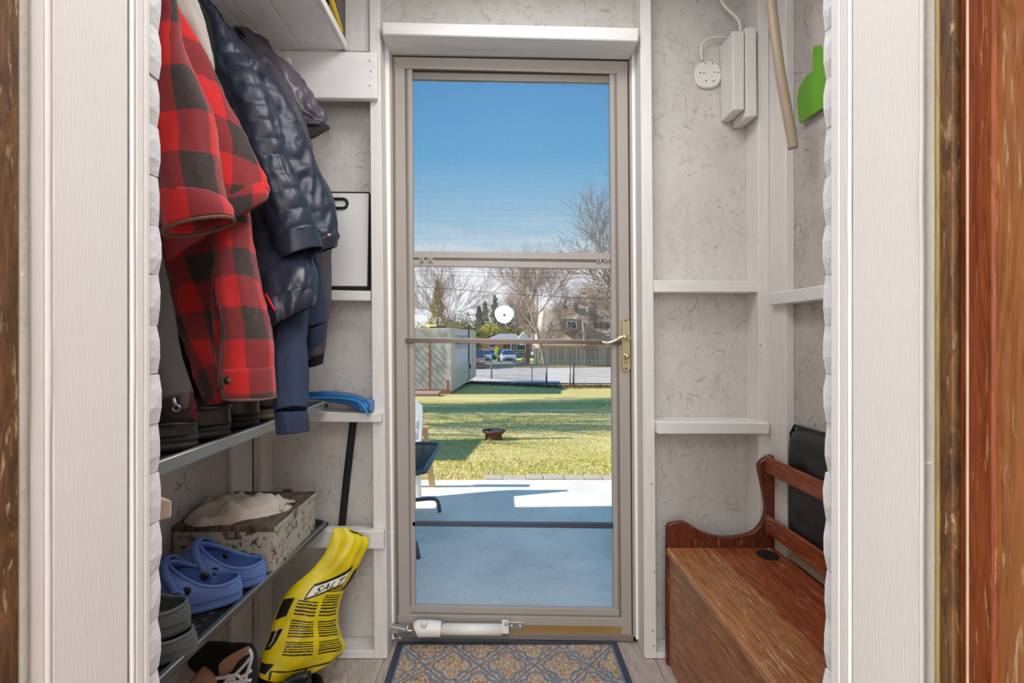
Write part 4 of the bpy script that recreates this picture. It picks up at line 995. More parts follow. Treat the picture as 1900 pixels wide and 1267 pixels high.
garment('body', [(370, 0, 400, 35, 1.33, 1.36, .05), (385, 50, 430, 64, 1.34, 1.38, .06), (400, 120, 490, 128, 1.34, 1.41, .07), (420, 190, 538, 196, 1.34, 1.42, .075), (440, 250, 561, 250, 1.34, 1.43, .08), (465, 320, 590, 325, 1.34, 1.43, .08), (480, 385, 612, 382, 1.34, 1.43, .08), (490, 450, 625, 432, 1.34, 1.42, .08), (492, 480, 624, 445, 1.34, 1.42, .075)], nav, j5, 110, 64, .007, quilt=.05, qh=.005, seed=34, crease=2.2)
garment('elastic_hem', [(487, 470, 627, 436, 1.335, 1.42, .088), (489, 500, 624, 458, 1.335, 1.42, .082)], navs, j5, 10, 90, .004, seed=35, quilt=0, crease=3)
tl = empty('dummy', (0, 0, 0)); D.objects.remove(tl)
for (a, b_, cc_, nm) in ((0, .34, rgb(60, 70, 110), 'flag_label'), (.34, .67, rgb(236, 236, 236), 'flag_label'), (.67, 1, rgb(206, 40, 50), 'flag_label')):
    qp(nm, [(605, 433+7*a), (613, 431+7*a), (613, 431+7*b_), (605, 433+7*b_)], 1.372, .004, simple('label_'+str(a), cc_, .7), j5)
# navy satin jacket with red zip
j6 = empty('satin_jacket', (-.80, 1.36, 1.7), 'navy satin jacket with red pocket zip below the puffer jacket', 'jacket')
garment('body', [(440, 380, 540, 380, 1.30, 1.33, .05), (455, 450, 565, 430, 1.28, 1.31, .05), (468, 496, 580, 486, 1.23, 1.25, .06), (480, 550, 583, 525, 1.18, 1.21, .07), (488, 580, 583, 545, 1.17, 1.20, .065)], navs, j6, 30, 40, .008, seed=40, crease=1.8)
garment('hem_band', [(484, 566, 584, 534, 1.172, 1.205, .076), (490, 590, 586, 552, 1.168, 1.20, .078), (496, 611, 583, 566, 1.168, 1.20, .070)], navs, j6, 16, 90, .004, seed=41, crease=3)
tube('pocket_zip', [P(493, 546, 1.140), P(501, 560, 1.132), P(511, 577, 1.122)], .0028, simple('red_zip', rgb(196, 24, 44), .5), j6, 6)
# navy sweatshirt
j7 = empty('sweatshirt', (-.80, 1.33, 1.6), 'navy jersey sweatshirt with long ribbed cuff hanging over the upper tray', 'sweatshirt')
garment('sleeve', [(480, 520, 560, 500, 1.29, 1.31, .05), (492, 570, 566, 550, 1.255, 1.28, .06), (499, 615, 569, 600, 1.22, 1.24, .062), (505, 670, 570, 668, 1.17, 1.20, .062), (509, 720, 570, 718, 1.15, 1.18, .062), (512, 763, 569, 760, 1.13, 1.16, .06)], swt, j7, 40, 40, .0055, seed=45)
garment('cuff', [(512, 764, 569, 762, 1.128, 1.16, .055), (513, 780, 571, 778, 1.126, 1.16, .057), (516, 806, 572, 798, 1.125, 1.16, .052)], swt, j7, 12, 60, .002, seed=46, crease=3, solid=.004)
garment('far_sleeve', [(545, 440, 580, 440, 1.42, 1.44, .04), (556, 500, 592, 500, 1.42, 1.44, .045), (562, 570, 602, 560, 1.42, 1.44, .05), (566, 610, 604, 600, 1.41, 1.44, .05)], swt, j7, 24, 32, .004, seed=47)
garment('far_cuff', [(566, 612, 606, 598, 1.41, 1.44, .05), (568, 650, 601, 630, 1.41, 1.44, .045)], swt, j7, 8, 32, .002, seed=48)
# dark grey satin jacket at the back
j8 = empty('grey_satin_jacket', (-.75, 1.58, 1.9), 'grey violet satin jacket with black peak hanging farthest back on the peg', 'jacket')
garment('body', [(455, 60, 500, 80, 1.52, 1.55, .03), (480, 130, 535, 150, 1.52, 1.55, .04), (520, 210, 566, 225, 1.52, 1.55, .05), (545, 290, 584, 296, 1.52, 1.55, .05), (560, 350, 609, 350, 1.52, 1.55, .05), (565, 400, 625, 402, 1.52, 1.55, .05), (568, 460, 615, 465, 1.52, 1.55, .05), (568, 560, 612, 560, 1.51, 1.54, .05), (570, 625, 606, 622, 1.51, 1.54, .045), (571, 668, 599, 660, 1.50, 1.53, .04)], dgr, j8, 60, 36, .005, seed=50)
garment('black_cuff', [(570, 662, 601, 655, 1.498, 1.53, .045), (571, 682, 598, 672, 1.498, 1.53, .04)], fblack, j8, 6, 28, .001, seed=51)
garment('satin_back', [(424, 72, 432, 55, 1.50, 1.52, .02), (440, 92, 462, 66, 1.51, 1.53, .05), (466, 122, 492, 94, 1.52, 1.55, .06), (492, 152, 522, 122, 1.53, 1.57, .065), (515, 182, 549, 148, 1.54, 1.59, .065), (533, 205, 573, 172, 1.55, 1.60, .06), (552, 219, 590, 197, 1.56, 1.60, .05), (578, 225, 600, 214, 1.56, 1.60, .03), (598, 228, 604, 226, 1.57, 1.60, .01)], gsat, j8, 60, 44, .012, seed=53, closed=True, crease=2.2)
garment('collar', [(423, 66, 430, 56, 1.495, 1.50, .02), (436, 72, 448, 58, 1.495, 1.51, .03), (450, 78, 466, 70, 1.50, 1.52, .02)], fblack, j8, 14, 20, .003, seed=54, closed=True)
garment('black_peak', [(536, 212, 545, 258, 1.575, 1.575, .015), (560, 217, 563, 262, 1.575, 1.575, .018), (580, 221, 581, 257, 1.575, 1.575, .016), (596, 225, 598, 247, 1.575, 1.575, .012), (606, 230, 609, 241, 1.575, 1.575, .008), (611, 235, 612, 239, 1.575, 1.575, .005)], simple('peak_black', rgb(50, 49, 50), .85), j8, 24, 20, .002, seed=55, closed=True)
garment('strap_end', [(561, 262, 575, 262, 1.57, 1.57, .01), (564, 278, 577, 276, 1.57, 1.57, .01), (568, 294, 572, 295, 1.57, 1.57, .006)], fblack, j8, 8, 14, .001, seed=56, closed=True)

# ---------------------------------------------------------------- blue long handled dustpan standing on the upper girt
dp = empty('dustpan', P(640, 764, 1.70), 'blue plastic dustpan with black handle on the board left of the door', 'dustpan')
bl = simple('blue_plastic', rgb(36, 108, 176), .35, 0, .08, 12)
V = []; Fc = []
sec = [(560, 728, 1.71, 738), (600, 725, 1.69, 742), (640, 727, 1.66, 748), (664, 732, 1.64, 757), (680, 741, 1.63, 764), (687, 752, 1.63, 765)]
NS = 24; secs = crom([Vector((a, b_, d_)) for a, b_, c_, d_ in sec], NS); yy = crom([Vector((c_, 0, 0)) for a, b_, c_, d_ in sec], NS)
for i, s_ in enumerate(secs):
    Y = yy[i].x; top = P(s_.x, s_.y, 1.765); frt = P(s_.x, s_.y+5, Y+.02); lip = P(s_.x, s_.y+9, Y); bot = P(s_.x-2, s_.z, Y+.008); bot2 = P(s_.x-4, s_.z+2, Y+.04); 
    for p in (top, P(s_.x, s_.y+2, 1.71), frt, lip, bot, bot2): V.append(Vector((p.x, p.y, max(p.z, .826))))
for i in range(NS):
    for k in range(5): a = i*6+k; Fc.append((a, a+1, a+7, a+6))
o = mk('scoop', V, Fc, bl, dp, True); so = o.modifiers.new('s', 'SOLIDIFY'); so.thickness = .003
prism('scoop_end', [P(680, 741, 1.635), P(686, 748, 1.635), P(687, 765, 1.64), P(668, 763, 1.635), P(662, 748, 1.635)], (0, .1, 0), bl, dp, .002)
tube('rim_fold', crom([P(x, y+6, Y-.003) for x, y, Y in ((560, 734, 1.70), (610, 732, 1.685), (655, 736, 1.65), (672, 745, 1.635), (684, 764, 1.63))], 20), .003, simple('blue_edge', rgb(70, 150, 206), .3), dp, 8)
tube('handle', [P(660, 768, 1.765), P(655, 785, 1.765), P(644, 880, 1.765), P(634, 978, 1.765), P(631, 1010, 1.765)], .0125, M['blackm'], dp, 12)

# ---------------------------------------------------------------- floor items on the left
ft = empty('floor_tray', (-.66, 1.35, 0), 'black rubber boot tray on the floor under the yellow bag', 'tray')
pts = []
FX0, FX1, FY0, FY1 = -.82, PZ(612, 1240, .02).x, .80, 1.60
FX1 = -.54
for (cx_, cy_, a0) in ((FX1-.05, FY1-.05, 0), (FX0+.05, FY1-.05, 90), (FX0+.05, FY0+.05, 180), (FX1-.05, FY0+.05, 270)):
    for k in range(6): a = math.radians(a0+k*18); pts.append(Vector((cx_+.05*math.cos(a), cy_+.05*math.sin(a), .001)))
prism('tray_base', pts, (0, 0, .006), M['black'], ft)
tube('tray_rim', [p+Vector((0, 0, .012)) for p in pts]+[pts[0]+Vector((0, 0, .012))], .008, M['black'], ft, 8)
# salt bag
sb = empty('salt_bag', (-.58, 1.50, .02), 'yellow plastic bag of de-icing salt leaning under the lower tray', 'bag')
ms = MT('yellow_bag', .38)
sv = ms.n('ShaderNodeSeparateXYZ'); ms.l(ms.co.outputs['UV'], sv.inputs[0]); U_, V_ = sv.outputs[0], sv.outputs[1]
def rng_(x, a, b_): return ms.math('MULTIPLY', ms.math('GREATER_THAN', x, a), ms.math('LESS_THAN', x, b_))
lines = ms.math('GREATER_THAN', ms.math('FRACT', ms.math('MULTIPLY', V_, 62)), .42)
tn = ms.n('ShaderNodeTexNoise'); tn.inputs['Scale'].default_value = 1; tn.inputs['Detail'].default_value = 1
mpn = ms.n('ShaderNodeMapping'); mpn.inputs['Scale'].default_value = (260, 62, 1); ms.l(ms.co.outputs['UV'], mpn.inputs[0]); ms.l(mpn.outputs[0], tn.inputs['Vector'])
wds = ms.math('GREATER_THAN', tn.outputs[0], .36)
b1_ = ms.math('MULTIPLY', rng_(U_, .545, .80), rng_(V_, .36, .795)); b2_ = ms.math('MULTIPLY', rng_(U_, .27, .50), rng_(V_, .47, .795))
gapn = ms.math('GREATER_THAN', ms.math('FRACT', ms.math('MULTIPLY', V_, 7.3)), .12)
txt = ms.math('MULTIPLY', ms.math('MULTIPLY', lines, wds), ms.math('MULTIPLY', ms.math('MAXIMUM', b1_, b2_), gapn))
base = ms.mix(ms.mr(ms.noise(20, 3), .3, .7), rgb(236, 216, 24), rgb(214, 190, 16))
ms.col(ms.mix(txt, base, rgb(38, 36, 22))); ms.bump(ms.noise(26, 4, None, .6), .35, .004)
brows = [(618, 981, 652, 983, 1.60, 1.64, .02), (614, 1000, 684, 1002, 1.59, 1.64, .03), (600, 1030, 672, 1035, 1.57, 1.63, .04), (575, 1060, 655, 1070, 1.55, 1.62, .05), (545, 1085, 640, 1090, 1.52, 1.61, .07), (525, 1110, 630, 1115, 1.50, 1.60, .085), (508, 1150, 626, 1150, 1.48, 1.60, .10), (497, 1185, 632, 1178, 1.46, 1.60, .11), (487, 1210, 640, 1198, 1.45, 1.60, .11), (482, 1235, 610, 1226, 1.44, 1.58, .10), (480, 1254, 560, 1252, 1.43, 1.53, .07)]
def surf_builder(rows, n=60, seed=0):
    A_ = crom([P(r[0], r[1], r[4]) for r in rows], n); B_ = crom([P(r[2], r[3], r[5]) for r in rows], n); T_ = crom([Vector((r[6], 0, 0)) for r in rows], n)
    ctr = [(a+b_)/2 for a, b_ in zip(A_, B_)]
    def S_(u, v, lift=0):     # u 0..1 left-right on the viewer side, v 0..1 top-bottom
        q = min(max(v, 0), 1)*n; i = min(int(q), n-1); f = q-i
        a = A_[i].lerp(A_[i+1], f); b_ = B_[i].lerp(B_[i+1], f); t_ = T_[i].x*(1-f)+T_[i+1].x*f
        d = (ctr[i+1]-ctr[i]).normalized(); mj = (b_-a); hw_ = mj.length/2; mj.normalize(); mn = d.cross(mj).normalized()
        if mn.y > 0: mn = -mn
        th = math.pi*(1-u); ca, sa = math.cos(th), math.sin(th)
        dirv = mj*ca*hw_+mn*sa*t_/2; p = (a+b_)/2+dirv
        w_ = .009*(ns((u*3.2, v*3, 1))+.9*(.35-abs(ns((u*5+v*3, v*2.2-u, 2)))))*math.sin(math.pi*min(max(u, 0.02), .98))**.5
        p = p+mn*(w_+lift); p.z = max(p.z, .012); return p
    return S_
Sb = surf_builder(brows)
V = []; UV = []; Fc = []; nu, nv = 60, 80
for j in range(nv+1):
    for i in range(nu+1): V.append(Sb(i/nu, j/nv)); UV.append((i/nu, j/nv))
nb = 20
for j in range(nv):
    for i in range(nu): a = j*(nu+1)+i; Fc.append((a, a+1, a+nu+2, a+nu+1))
b0 = len(V)
for j in range(nv+1):
    for i in range(nb+1):
        t_ = i/nb; a = V[j*(nu+1)+nu]; b_ = V[j*(nu+1)]; p = a.lerp(b_, t_)+Vector((0, .03*math.sin(math.pi*t_)*min(1, j/20), 0)); V.append(p); UV.append((0.02, j/nv))
for j in range(nv):
    for i in range(nb): a = b0+j*(nb+1)+i; Fc.append((a, a+1, a+nb+2, a+nb+1))
mk('bag_body', V, Fc, ms.m, sb, True, [(u, 1-v) for u, v in UV] if False else UV)
bk = simple('black_bag_print', rgb(24, 24, 26), .35, 0, .1)
wp = simple('white_bag_print', rgb(238, 236, 220), .45, 0, .02)
def patch(name, quad, mat, lift, n=18):      # quad in (u,v): TL TR BR BL
    V = []; Fc = []
    for j in range(n+1):
        for i in range(n+1):
            s_, t_ = i/n, j/n
            u = (quad[0][0]*(1-s_)+quad[1][0]*s_)*(1-t_)+(quad[3][0]*(1-s_)+quad[2][0]*s_)*t_
            v = (quad[0][1]*(1-s_)+quad[1][1]*s_)*(1-t_)+(quad[3][1]*(1-s_)+quad[2][1]*s_)*t_
            V.append(Sb(u, v, lift))
    for j in range(n):
        for i in range(n): a = j*(n+1)+i; Fc.append((a, a+1, a+n+2, a+n+1))
    return mk(name, V, Fc, mat, sb, True)
def btext(body, c, ex, ey, mat, size, lift, name='lettering'):
    cuv = Vector(c); text_obj(body, lambda x, y: Sb(cuv.x+ex[0]*x+ey[0]*y, cuv.y+ex[1]*x+ey[1]*y, lift), mat, sb, name, size)
patch('black_box', [(.32, .355), (.70, .225), (.70, .345), (.32, .475)], bk, .002)
patch('white_box', [(.335, .372), (.685, .250), (.685, .328), (.335, .455)], wp, .004)
btext('SALT', (.515, .3535), (.118, -.040), (.004, -.082), bk, 1.0, .0065, 'salt_lettering')
patch('black_label', [(.78, .255), (.985, .235), (.985, .37), (.78, .41)], bk, .0015)
btext('WINDSOR', (.885, .315), (.0, -.034), (-.06, 0.0), wp, .9, .004, 'brand_lettering')
patch('black_label', [(.03, .50), (.22, .47), (.20, .56), (.03, .60)], bk, .0015)
patch('black_label', [(.03, .66), (.20, .63), (.12, .76), (.02, .78)], bk, .0015)
btext('WINDSOR', (.105, .69), (.012, -.03), (-.06, -.01), wp, .8, .004, 'brand_lettering')
patch('black_label', [(.0, .86), (.22, .84), (.14, .95), (.0, .95)], bk, .0015)
patch('black_stripe', [(.20, .895), (.92, .82), (.92, .83), (.20, .910)], bk, .0015)
patch('black_stripe', [(.19, .91), (.22, .91), (.24, .99), (.21, .99)], bk, .0015, 4)
patch('black_stripe', [(.52, .875), (.535, .873), (.55, .98), (.535, .98)], bk, .0015, 4)
patch('black_tab', [(.55, .030), (.82, .055), (.82, .075), (.55, .048)], bk, .0015)
# sneaker with white laces
sn = empty('sneaker', (-.68, 1.22, .01), 'black shoe with tan insole and loose white laces on the floor', 'shoe')
tan = simple('tan_insole', rgb(170, 128, 98), .7, 0, .12, 20); lace = simple('white_lace', rgb(222, 218, 216), .8, 0, .08, 60)
ip = [(407, 1256), (405, 1238), (412, 1226), (430, 1214), (452, 1203), (460, 1200), (462, 1206), (458, 1222), (447, 1240), (435, 1250), (420, 1256)]
prism('insole', [P(x, y, 1.30) for x, y in crom([Vector((a, b_, 0)) for a, b_ in ip], 40) for x, y in [(x, y)]] if False else [P(v_.x, v_.y, 1.30+(v_.x-405)*.0004) for v_ in crom([Vector((a, b_, 0)) for a, b_ in ip], 40)], (0, .006, 0), tan, sn, .001)
garment('upper', [(350, 1236, 385, 1196, 1.36, 1.42, .05), (380, 1260, 430, 1196, 1.33, 1.40, .07), (420, 1280, 462, 1194, 1.31, 1.37, .06), (455, 1290, 470, 1205, 1.30, 1.34, .05), (468, 1290, 478, 1240, 1.30, 1.32, .03)], M['blackm'], sn, 24, 30, .004, seed=60, closed=True)
for pp in ([(448, 1300), (455, 1262), (466, 1225), (466, 1212), (462, 1204)], [(425, 1262), (440, 1248), (455, 1232), (466, 1218)], [(445, 1258), (458, 1250), (466, 1244)], [(432, 1266), (448, 1264), (466, 1262)],
           [(392, 1262), (390, 1258), (395, 1256), (400, 1262), (398, 1280)], [(400, 1258), (415, 1257), (428, 1254), (436, 1262)], [(415, 1270), (424, 1258), (438, 1252), (450, 1262), (452, 1275)], [(405, 1275), (425, 1266), (440, 1268), (455, 1280)]):
    pts = crom([P(x, y, 1.288) for x, y in pp], 20); tube('lace', pts, .0042, lace, sn, 6)
b = empty('shoe', (-.75, 1.1, .01), 'pale beige shoe toe at the bottom edge beside the laced shoe', 'shoe')
garment('toe', [(355, 1262, 372, 1240, 1.26, 1.30, .04), (372, 1290, 388, 1244, 1.26, 1.30, .05), (385, 1300, 398, 1262, 1.26, 1.30, .04)], tan, b, 14, 20, .003, seed=61, closed=True)
# black shoe on the floor tray, right of the bag
b = empty('shoe', (-.52, 1.42, .01), 'low black shoe on the floor tray right under the yellow bag', 'shoe')
boot(b, (-.545, 1.475), (-.60, 1.38), .010, .2, .04, leath, solb, .07)
# ================================================================ outdoors
# ground
mg_ = MT('lawn', .95); v = mg_.vec((1, 1, 1))
gc = mg_.mix(mg_.mr(mg_.noise(.55, 6, mg_.vec((.6, 1.6, 1)), .4, .65), .38, .6), rgb(236, 212, 150), rgb(206, 190, 104))
gc = mg_.mix(mg_.mr(mg_.noise(14, 5, v, 0, .7), .4, .65, 0, .65), gc, rgb(150, 152, 64)); gc = mg_.mix(mg_.mr(mg_.noise(7, 5, v, 0, .7), .5, .7, 0, .6), gc, rgb(226, 204, 168))
mg_.col(gc); mg_.bump(mg_.noise(40, 4), .8, .02)
V = []; Fc = []
ysn = [1.9, 3, 4.2]+[4.2+i*.6 for i in range(1, 36)]+[26+i*3 for i in range(1, 22)]+[100, 130, 180, 260, 400]
xs_ = [-120, -80, -50, -30, -20, -14, -10, -8, -6, -4, -2, 0, 2, 4, 6, 8, 10, 14, 20, 30, 50, 80, 120]
for y in ysn:
    for x in xs_: V.append((x, y, zg(y)-.004+(.02*ns((x, y, 0), .5) if y > 5 else -.03)))
nxx = len(xs_)
for j in range(len(ysn)-1):
    for i in range(nxx-1): a = j*nxx+i; Fc.append((a, a+1, a+nxx+1, a+nxx))
lw = empty('lawn', (0, 10, 0), kind='structure')
mk('ground', V, Fc, mg_.m, lw, True)
# grass tufts near
rs = np.random.RandomState(5); NB = 34000
yy_ = 4.35+(15.0-4.35)*rs.rand(NB)**1.5; xx_ = (rs.rand(NB)-.5)*2*(0.24*yy_+.25)-.0
zz_ = np.array([zg(y) for y in yy_])-.008; hh = .010+.018*rs.rand(NB); aa = rs.rand(NB)*6.28; wdt = .003+.004*rs.rand(NB)*(yy_/6)
dx, dy = np.cos(aa)*wdt, np.sin(aa)*wdt; lx, ly = (rs.rand(NB)-.5)*.03, (rs.rand(NB)-.5)*.03
V3 = np.stack([np.stack([xx_-dx, yy_-dy, zz_], 1), np.stack([xx_+dx, yy_+dy, zz_], 1), np.stack([xx_+lx, yy_+ly, zz_+hh], 1)], 1).reshape(-1, 3)
mgb = [simple('grass_green', rgb(190, 184, 90), .9), simple('grass_dry', rgb(240, 216, 156), .9), simple('grass_dark', rgb(152, 154, 66), .9)]
clump = np.array([ns((x*.5, y*1.3, 3)) for x, y in zip(xx_, yy_)])
ch = rs.rand(NB)+clump*.9; mi_ = np.where(ch > .62, 0, np.where(ch > .35, 2, 1))
go = mk('grass', V3.tolist(), [(3*i, 3*i+1, 3*i+2) for i in range(NB)], None, lw, False, None, mgb, mi_.astype(np.int32)); tag(go, kind='stuff')
# patio
pt = empty('patio', (0, 3, -.12), kind='structure')
mp_ = MT('trowelled_concrete', .8); v = mp_.vec()
pc = mp_.mix(mp_.mr(mp_.noise(2.2, 6, v, .6), .35, .68), rgb(242, 236, 224), rgb(218, 212, 202)); pc = mp_.mix(mp_.math('MULTIPLY', mp_.band(mp_.noise(5, 4, mp_.vec((1, 1.6, 1)), 1.4), .5, .02), .22), pc, rgb(130, 128, 126))
pc = mp_.mix(mp_.mr(mp_.noise(46, 3, v), .68, .76, 0, .35), pc, rgb(120, 116, 112))
mp_.col(pc); mp_.bump(mp_.noise(12, 6, v, .8), .35, .006)
bx('concrete_slab', -3.6, 3.2, 1.86, 4.27, -.30, -.12, mp_.m, pt, .004)
bx('step_slab', -1.6, 1.6, 1.80, 1.86, -.30, -.03, mp_.m, pt)
pav = simple('edge_paver', rgb(188, 178, 160), .85, 0, .12, 12, .3)
x = -.12
for k in range(7):
    wd_ = (.16, .2, .14, .18, .17, .15, .19)[k]; bx('paver', x, x+wd_-.006, 4.275, 4.40+.02*random.random(), -.2, -.118+.008*random.random(), pav, pt, .004); x += wd_
# street and verges
mr2 = MT('gravel_street', .9); v = mr2.vec((.3, 1, 1)); mr2.col(mr2.mix(mr2.mr(mr2.noise(1.6, 6, v, .8), .35, .66), rgb(216, 206, 198), rgb(186, 174, 166))); mr2.bump(mr2.noise(12, 4), .3, .02)
def strip(name, quads, mat, parent, dz=.02):
    V = []; Fc = []
    for (x0, x1, y) in quads: V += [(x0, y, zg(y)+dz), (x1, y, zg(y)+dz)]
    for i in range(len(quads)-1): a = 2*i; Fc.append((a, a+1, a+3, a+2))
    return mk(name, V, Fc, mat, parent)
rd = empty('street', (0, 35, -1.4), kind='structure')
strip('road_surface', [(-60, 60, y) for y in (25.2, 28, 31, 34, 37, 40, 43, 45)], mr2.m, rd, .03)
mv = simple('dry_verge', rgb(172, 152, 108), .95, 0, .25, 3, .4)
strip('verge', [(-60, 60, 45), (-60, 60, 49), (-60, -1, 54)], mv, rd, .035)
strip('driveway', [(-6, 1.5, 49), (-8, 3, 55), (-10, 4.2, 63), (-10, 4.2, 72)], simple('pale_asphalt', rgb(150, 148, 150), .9, 0, .1, 2), rd, .05)
for (x0, x1, y) in ((-5.2, -1.6, 62.5),): bx('planter_wall', x0*.78, x1*.78+.0, y, y+.4, zg(y), zg(y)+.45, simple('cream_block', rgb(216, 196, 150), .8), rd)
strip('front_lawn', [(-20, 4.5, 66), (-20, 4.5, 75)], simple('bright_lawn', rgb(176, 196, 60), .95, 0, .15, 2), rd, .10)
# dead leaves along the fence
NB = 5000; rs = np.random.RandomState(9); yy_ = 21.5+6*rs.rand(NB); xx_ = -1.5+6.5*rs.rand(NB)-.0; yy_ = np.clip(22.6-.75*(xx_-2.3)*(xx_ < 2.3)+rs.randn(NB)*.45, 21, 30)
zz_ = np.array([zg(y) for y in yy_])+.03*rs.rand(NB); V3 = []
q = rs.rand(NB, 3, 3)*.09
V3 = (np.stack([xx_, yy_, zz_], 1)[:, None, :]+q).reshape(-1, 3)
tag(mk('fallen_leaves', V3.tolist(), [(3*i, 3*i+1, 3*i+2) for i in range(NB)], simple('dead_leaf', rgb(106, 84, 64), .95, 0, .4, 3), lw), kind='stuff')

# ---- neighbouring things
# added wall out of view: shades the patio, its slots pass light spots
shade_w = empty('wall_patio_shade', (-2.6, 3, 0), kind='structure')
sid = simple('white_siding', rgb(214, 212, 206), .7)
for (ya, yb_, za, zb_) in ((1.90, 3.46, -.14, 1.50), (1.90, 3.46, 2.10, 2.9), (2.16, 3.46, 1.50, 2.10), (1.90, 1.96, 1.50, 2.10), (1.96, 2.16, 1.98, 2.10), (1.96, 2.16, 1.50, 1.62), (2.00, 2.04, 1.62, 1.98), (2.08, 2.12, 1.62, 1.98), (1.96, 2.16, 1.76, 1.80)): bx('siding', -2.9, -2.8, ya, yb_, za, zb_, sid, shade_w)
for k, (a, b_) in enumerate(((1.95, 2.30), (2.42, 2.62), (2.72, 3.95))): pass
porch_out = empty('wall_house_front', (0, 1.83, 0), kind='structure')
for (x0, x1, z0_, z1_) in ((-5, -.47, -.14, 2.9), (.53, 5, -.14, 2.9), (-.47, .53, 2.12, 2.9)): bx('siding', x0, x1, 1.85, 1.90, z0_, z1_, sid, porch_out)
bx('roof_slab', -5, 5, -3, 2.25, 2.9, 3.0, M['gap'], porch_out)
# white plastic chair
wc = empty('garden_chair', (-.85, 3.85, -.12), 'white plastic garden chair with slotted back at the left edge of the glass', 'chair')
wpl = simple('white_resin', rgb(238, 238, 238), .35, 0, .02)
cxr, cxl = -.575, -1.10; Yb = 3.98
zt_, zs = P(780, 742, Yb).z, .30
def yb2(z): return 3.80+.17*(z-zs)/.4
bars = [(zt_-.14, zt_), (zt_-.235, zt_-.155), (zt_-.33, zt_-.25), (zt_-.36, zt_-.345)]
outl = [(cxr, zs), (cxr+.01, zt_-.10), (cxr-.005, zt_-.03), (cxr-.05, zt_), (cxl+.05, zt_), (cxl+.005, zt_-.03), (cxl-.01, zt_-.10), (cxl, zs)]
# back as frame with slots: bars between side rails
prism('chair_back', [Vector((x, yb2(z), z)) for x, z in [(cxr-.005, zt_-.03), (cxr-.05, zt_), (cxl+.05, zt_), (cxl+.005, zt_-.03), (cxl-.004, zt_-.12), (cxr+.004, zt_-.12)]], (0, .02, 0), wpl, wc, .004)
for s_ in (0, 1):
    xa_ = (cxr, cxr-.09) if s_ == 0 else (cxl+.09, cxl)
    bx('back_rail', min(xa_), max(xa_), Yb+.008, Yb+.028, zs-.02, zt_-.11, wpl, wc, .004) if False else None
def lean(nm, xa_, xb_, za, zb2_, th=.02): return hexa(nm, [(xa_, yb2(za), za), (xb_, yb2(za), za), (xb_, yb2(za)+th, za), (xa_, yb2(za)+th, za), (xa_, yb2(zb2_), zb2_), (xb_, yb2(zb2_), zb2_), (xb_, yb2(zb2_)+th, zb2_), (xa_, yb2(zb2_)+th, zb2_)], wpl, wc, .004)
lean('back_rail', cxr-.022, cxr+.004, zs-.02, zt_-.11); lean('back_rail', cxl-.004, cxl+.022, zs-.02, zt_-.11)
z_ = zt_-.12-.018
while z_ > zs+.02:
    lean('back_slat', cxl+.02, cxr-.02, z_-.066, z_, .018); lean('slat_web', cxr-.05, cxr-.02, z_-.09, z_+.02, .014); z_ -= .084
bx('seat', cxl, cxr, 3.42, 3.81, zs-.03, zs, wpl, wc, .01)
for (x, y) in ((cxr-.03, 3.46), (cxr-.03, 3.78), (cxl+.03, 3.46), (cxl+.03, 3.78)): tube('leg', [(x, y, zs-.02), (x+(.015 if x > -.8 else -.015), y, -.12)], [.028, .020], wpl, wc, 8)
# glass side table
tb_ = empty('patio_table', (-.75, 3.1, -.12), 'low glass patio table with grey metal rim and bent legs at the left edge', 'table')
gry2 = simple('grey_tube', rgb(92, 98, 106), .4, .4)
ztb = .352; tl_ = [Vector(q_) for q_ in ((-1.15, 2.72, ztb), (-.43, 2.70, ztb), (-.392, 2.74, ztb), (-.385, 3.36, ztb), (-.40, 3.42, ztb), (-.45, 3.44, ztb), (-1.15, 3.44, ztb), (-1.19, 3.40, ztb), (-1.19, 2.76, ztb), (-1.15, 2.72, ztb))]
tube('table_rim', tl_, .014, gry2, tb_, 8)
mgl = glassm('table_glass', (.80, .86, .90, 1)); bx('glass_top', -1.18, -.395, 2.71, 3.43, ztb-.003, ztb+.003, mgl, tb_)
for (pts) in ([(-.46, 3.36, ztb), (-.62, 3.32, .02), (-.56, 3.36, -.0), (-.44, 3.42, -.01), (-.41, 3.47, -.05), (-.40, 3.48, -.12)], [(-.50, 2.78, ztb), (-.62, 2.84, .02), (-.54, 2.8, .01), (-.455, 2.76, -.03), (-.43, 2.75, -.12)],
              [(-1.1, 2.8, ztb), (-1.0, 2.8, 0), (-1.1, 2.76, -.12)], [(-1.1, 3.36, ztb), (-1.0, 3.36, 0), (-1.12, 3.4, -.12)]):
    tube('leg', crom(pts, 20), .013, gry2, tb_, 8)
# wooden stool behind
ws_ = empty('wooden_stool', (-.75, 3.9, -.12), 'pale wooden stool seen through the glass of the low patio table', 'stool')
pine = simple('weathered_pine', rgb(206, 172, 122), .7, 0, .1, 20)
hexa('leg', [(-.545, 4.05, -.14), (-.50, 4.05, -.14), (-.50, 4.08, -.14), (-.545, 4.08, -.14), (-.60, 4.05, .34), (-.565, 4.05, .34), (-.565, 4.08, .34), (-.60, 4.08, .34)], pine, ws_)
hexa('leg', [(-.96, 4.05, -.14), (-.92, 4.05, -.14), (-.92, 4.08, -.14), (-.96, 4.08, -.14), (-.92, 4.05, .34), (-.88, 4.05, .34), (-.88, 4.08, .34), (-.92, 4.08, .34)], pine, ws_)
for z in (.335, .20, .08): bx('stool_slat', -.95, -.56, 4.045, 4.055, z-.05, z, pine, ws_)
bx('stool_seat', -.97, -.55, 4.03, 4.10, .34, .36, pine, ws_)
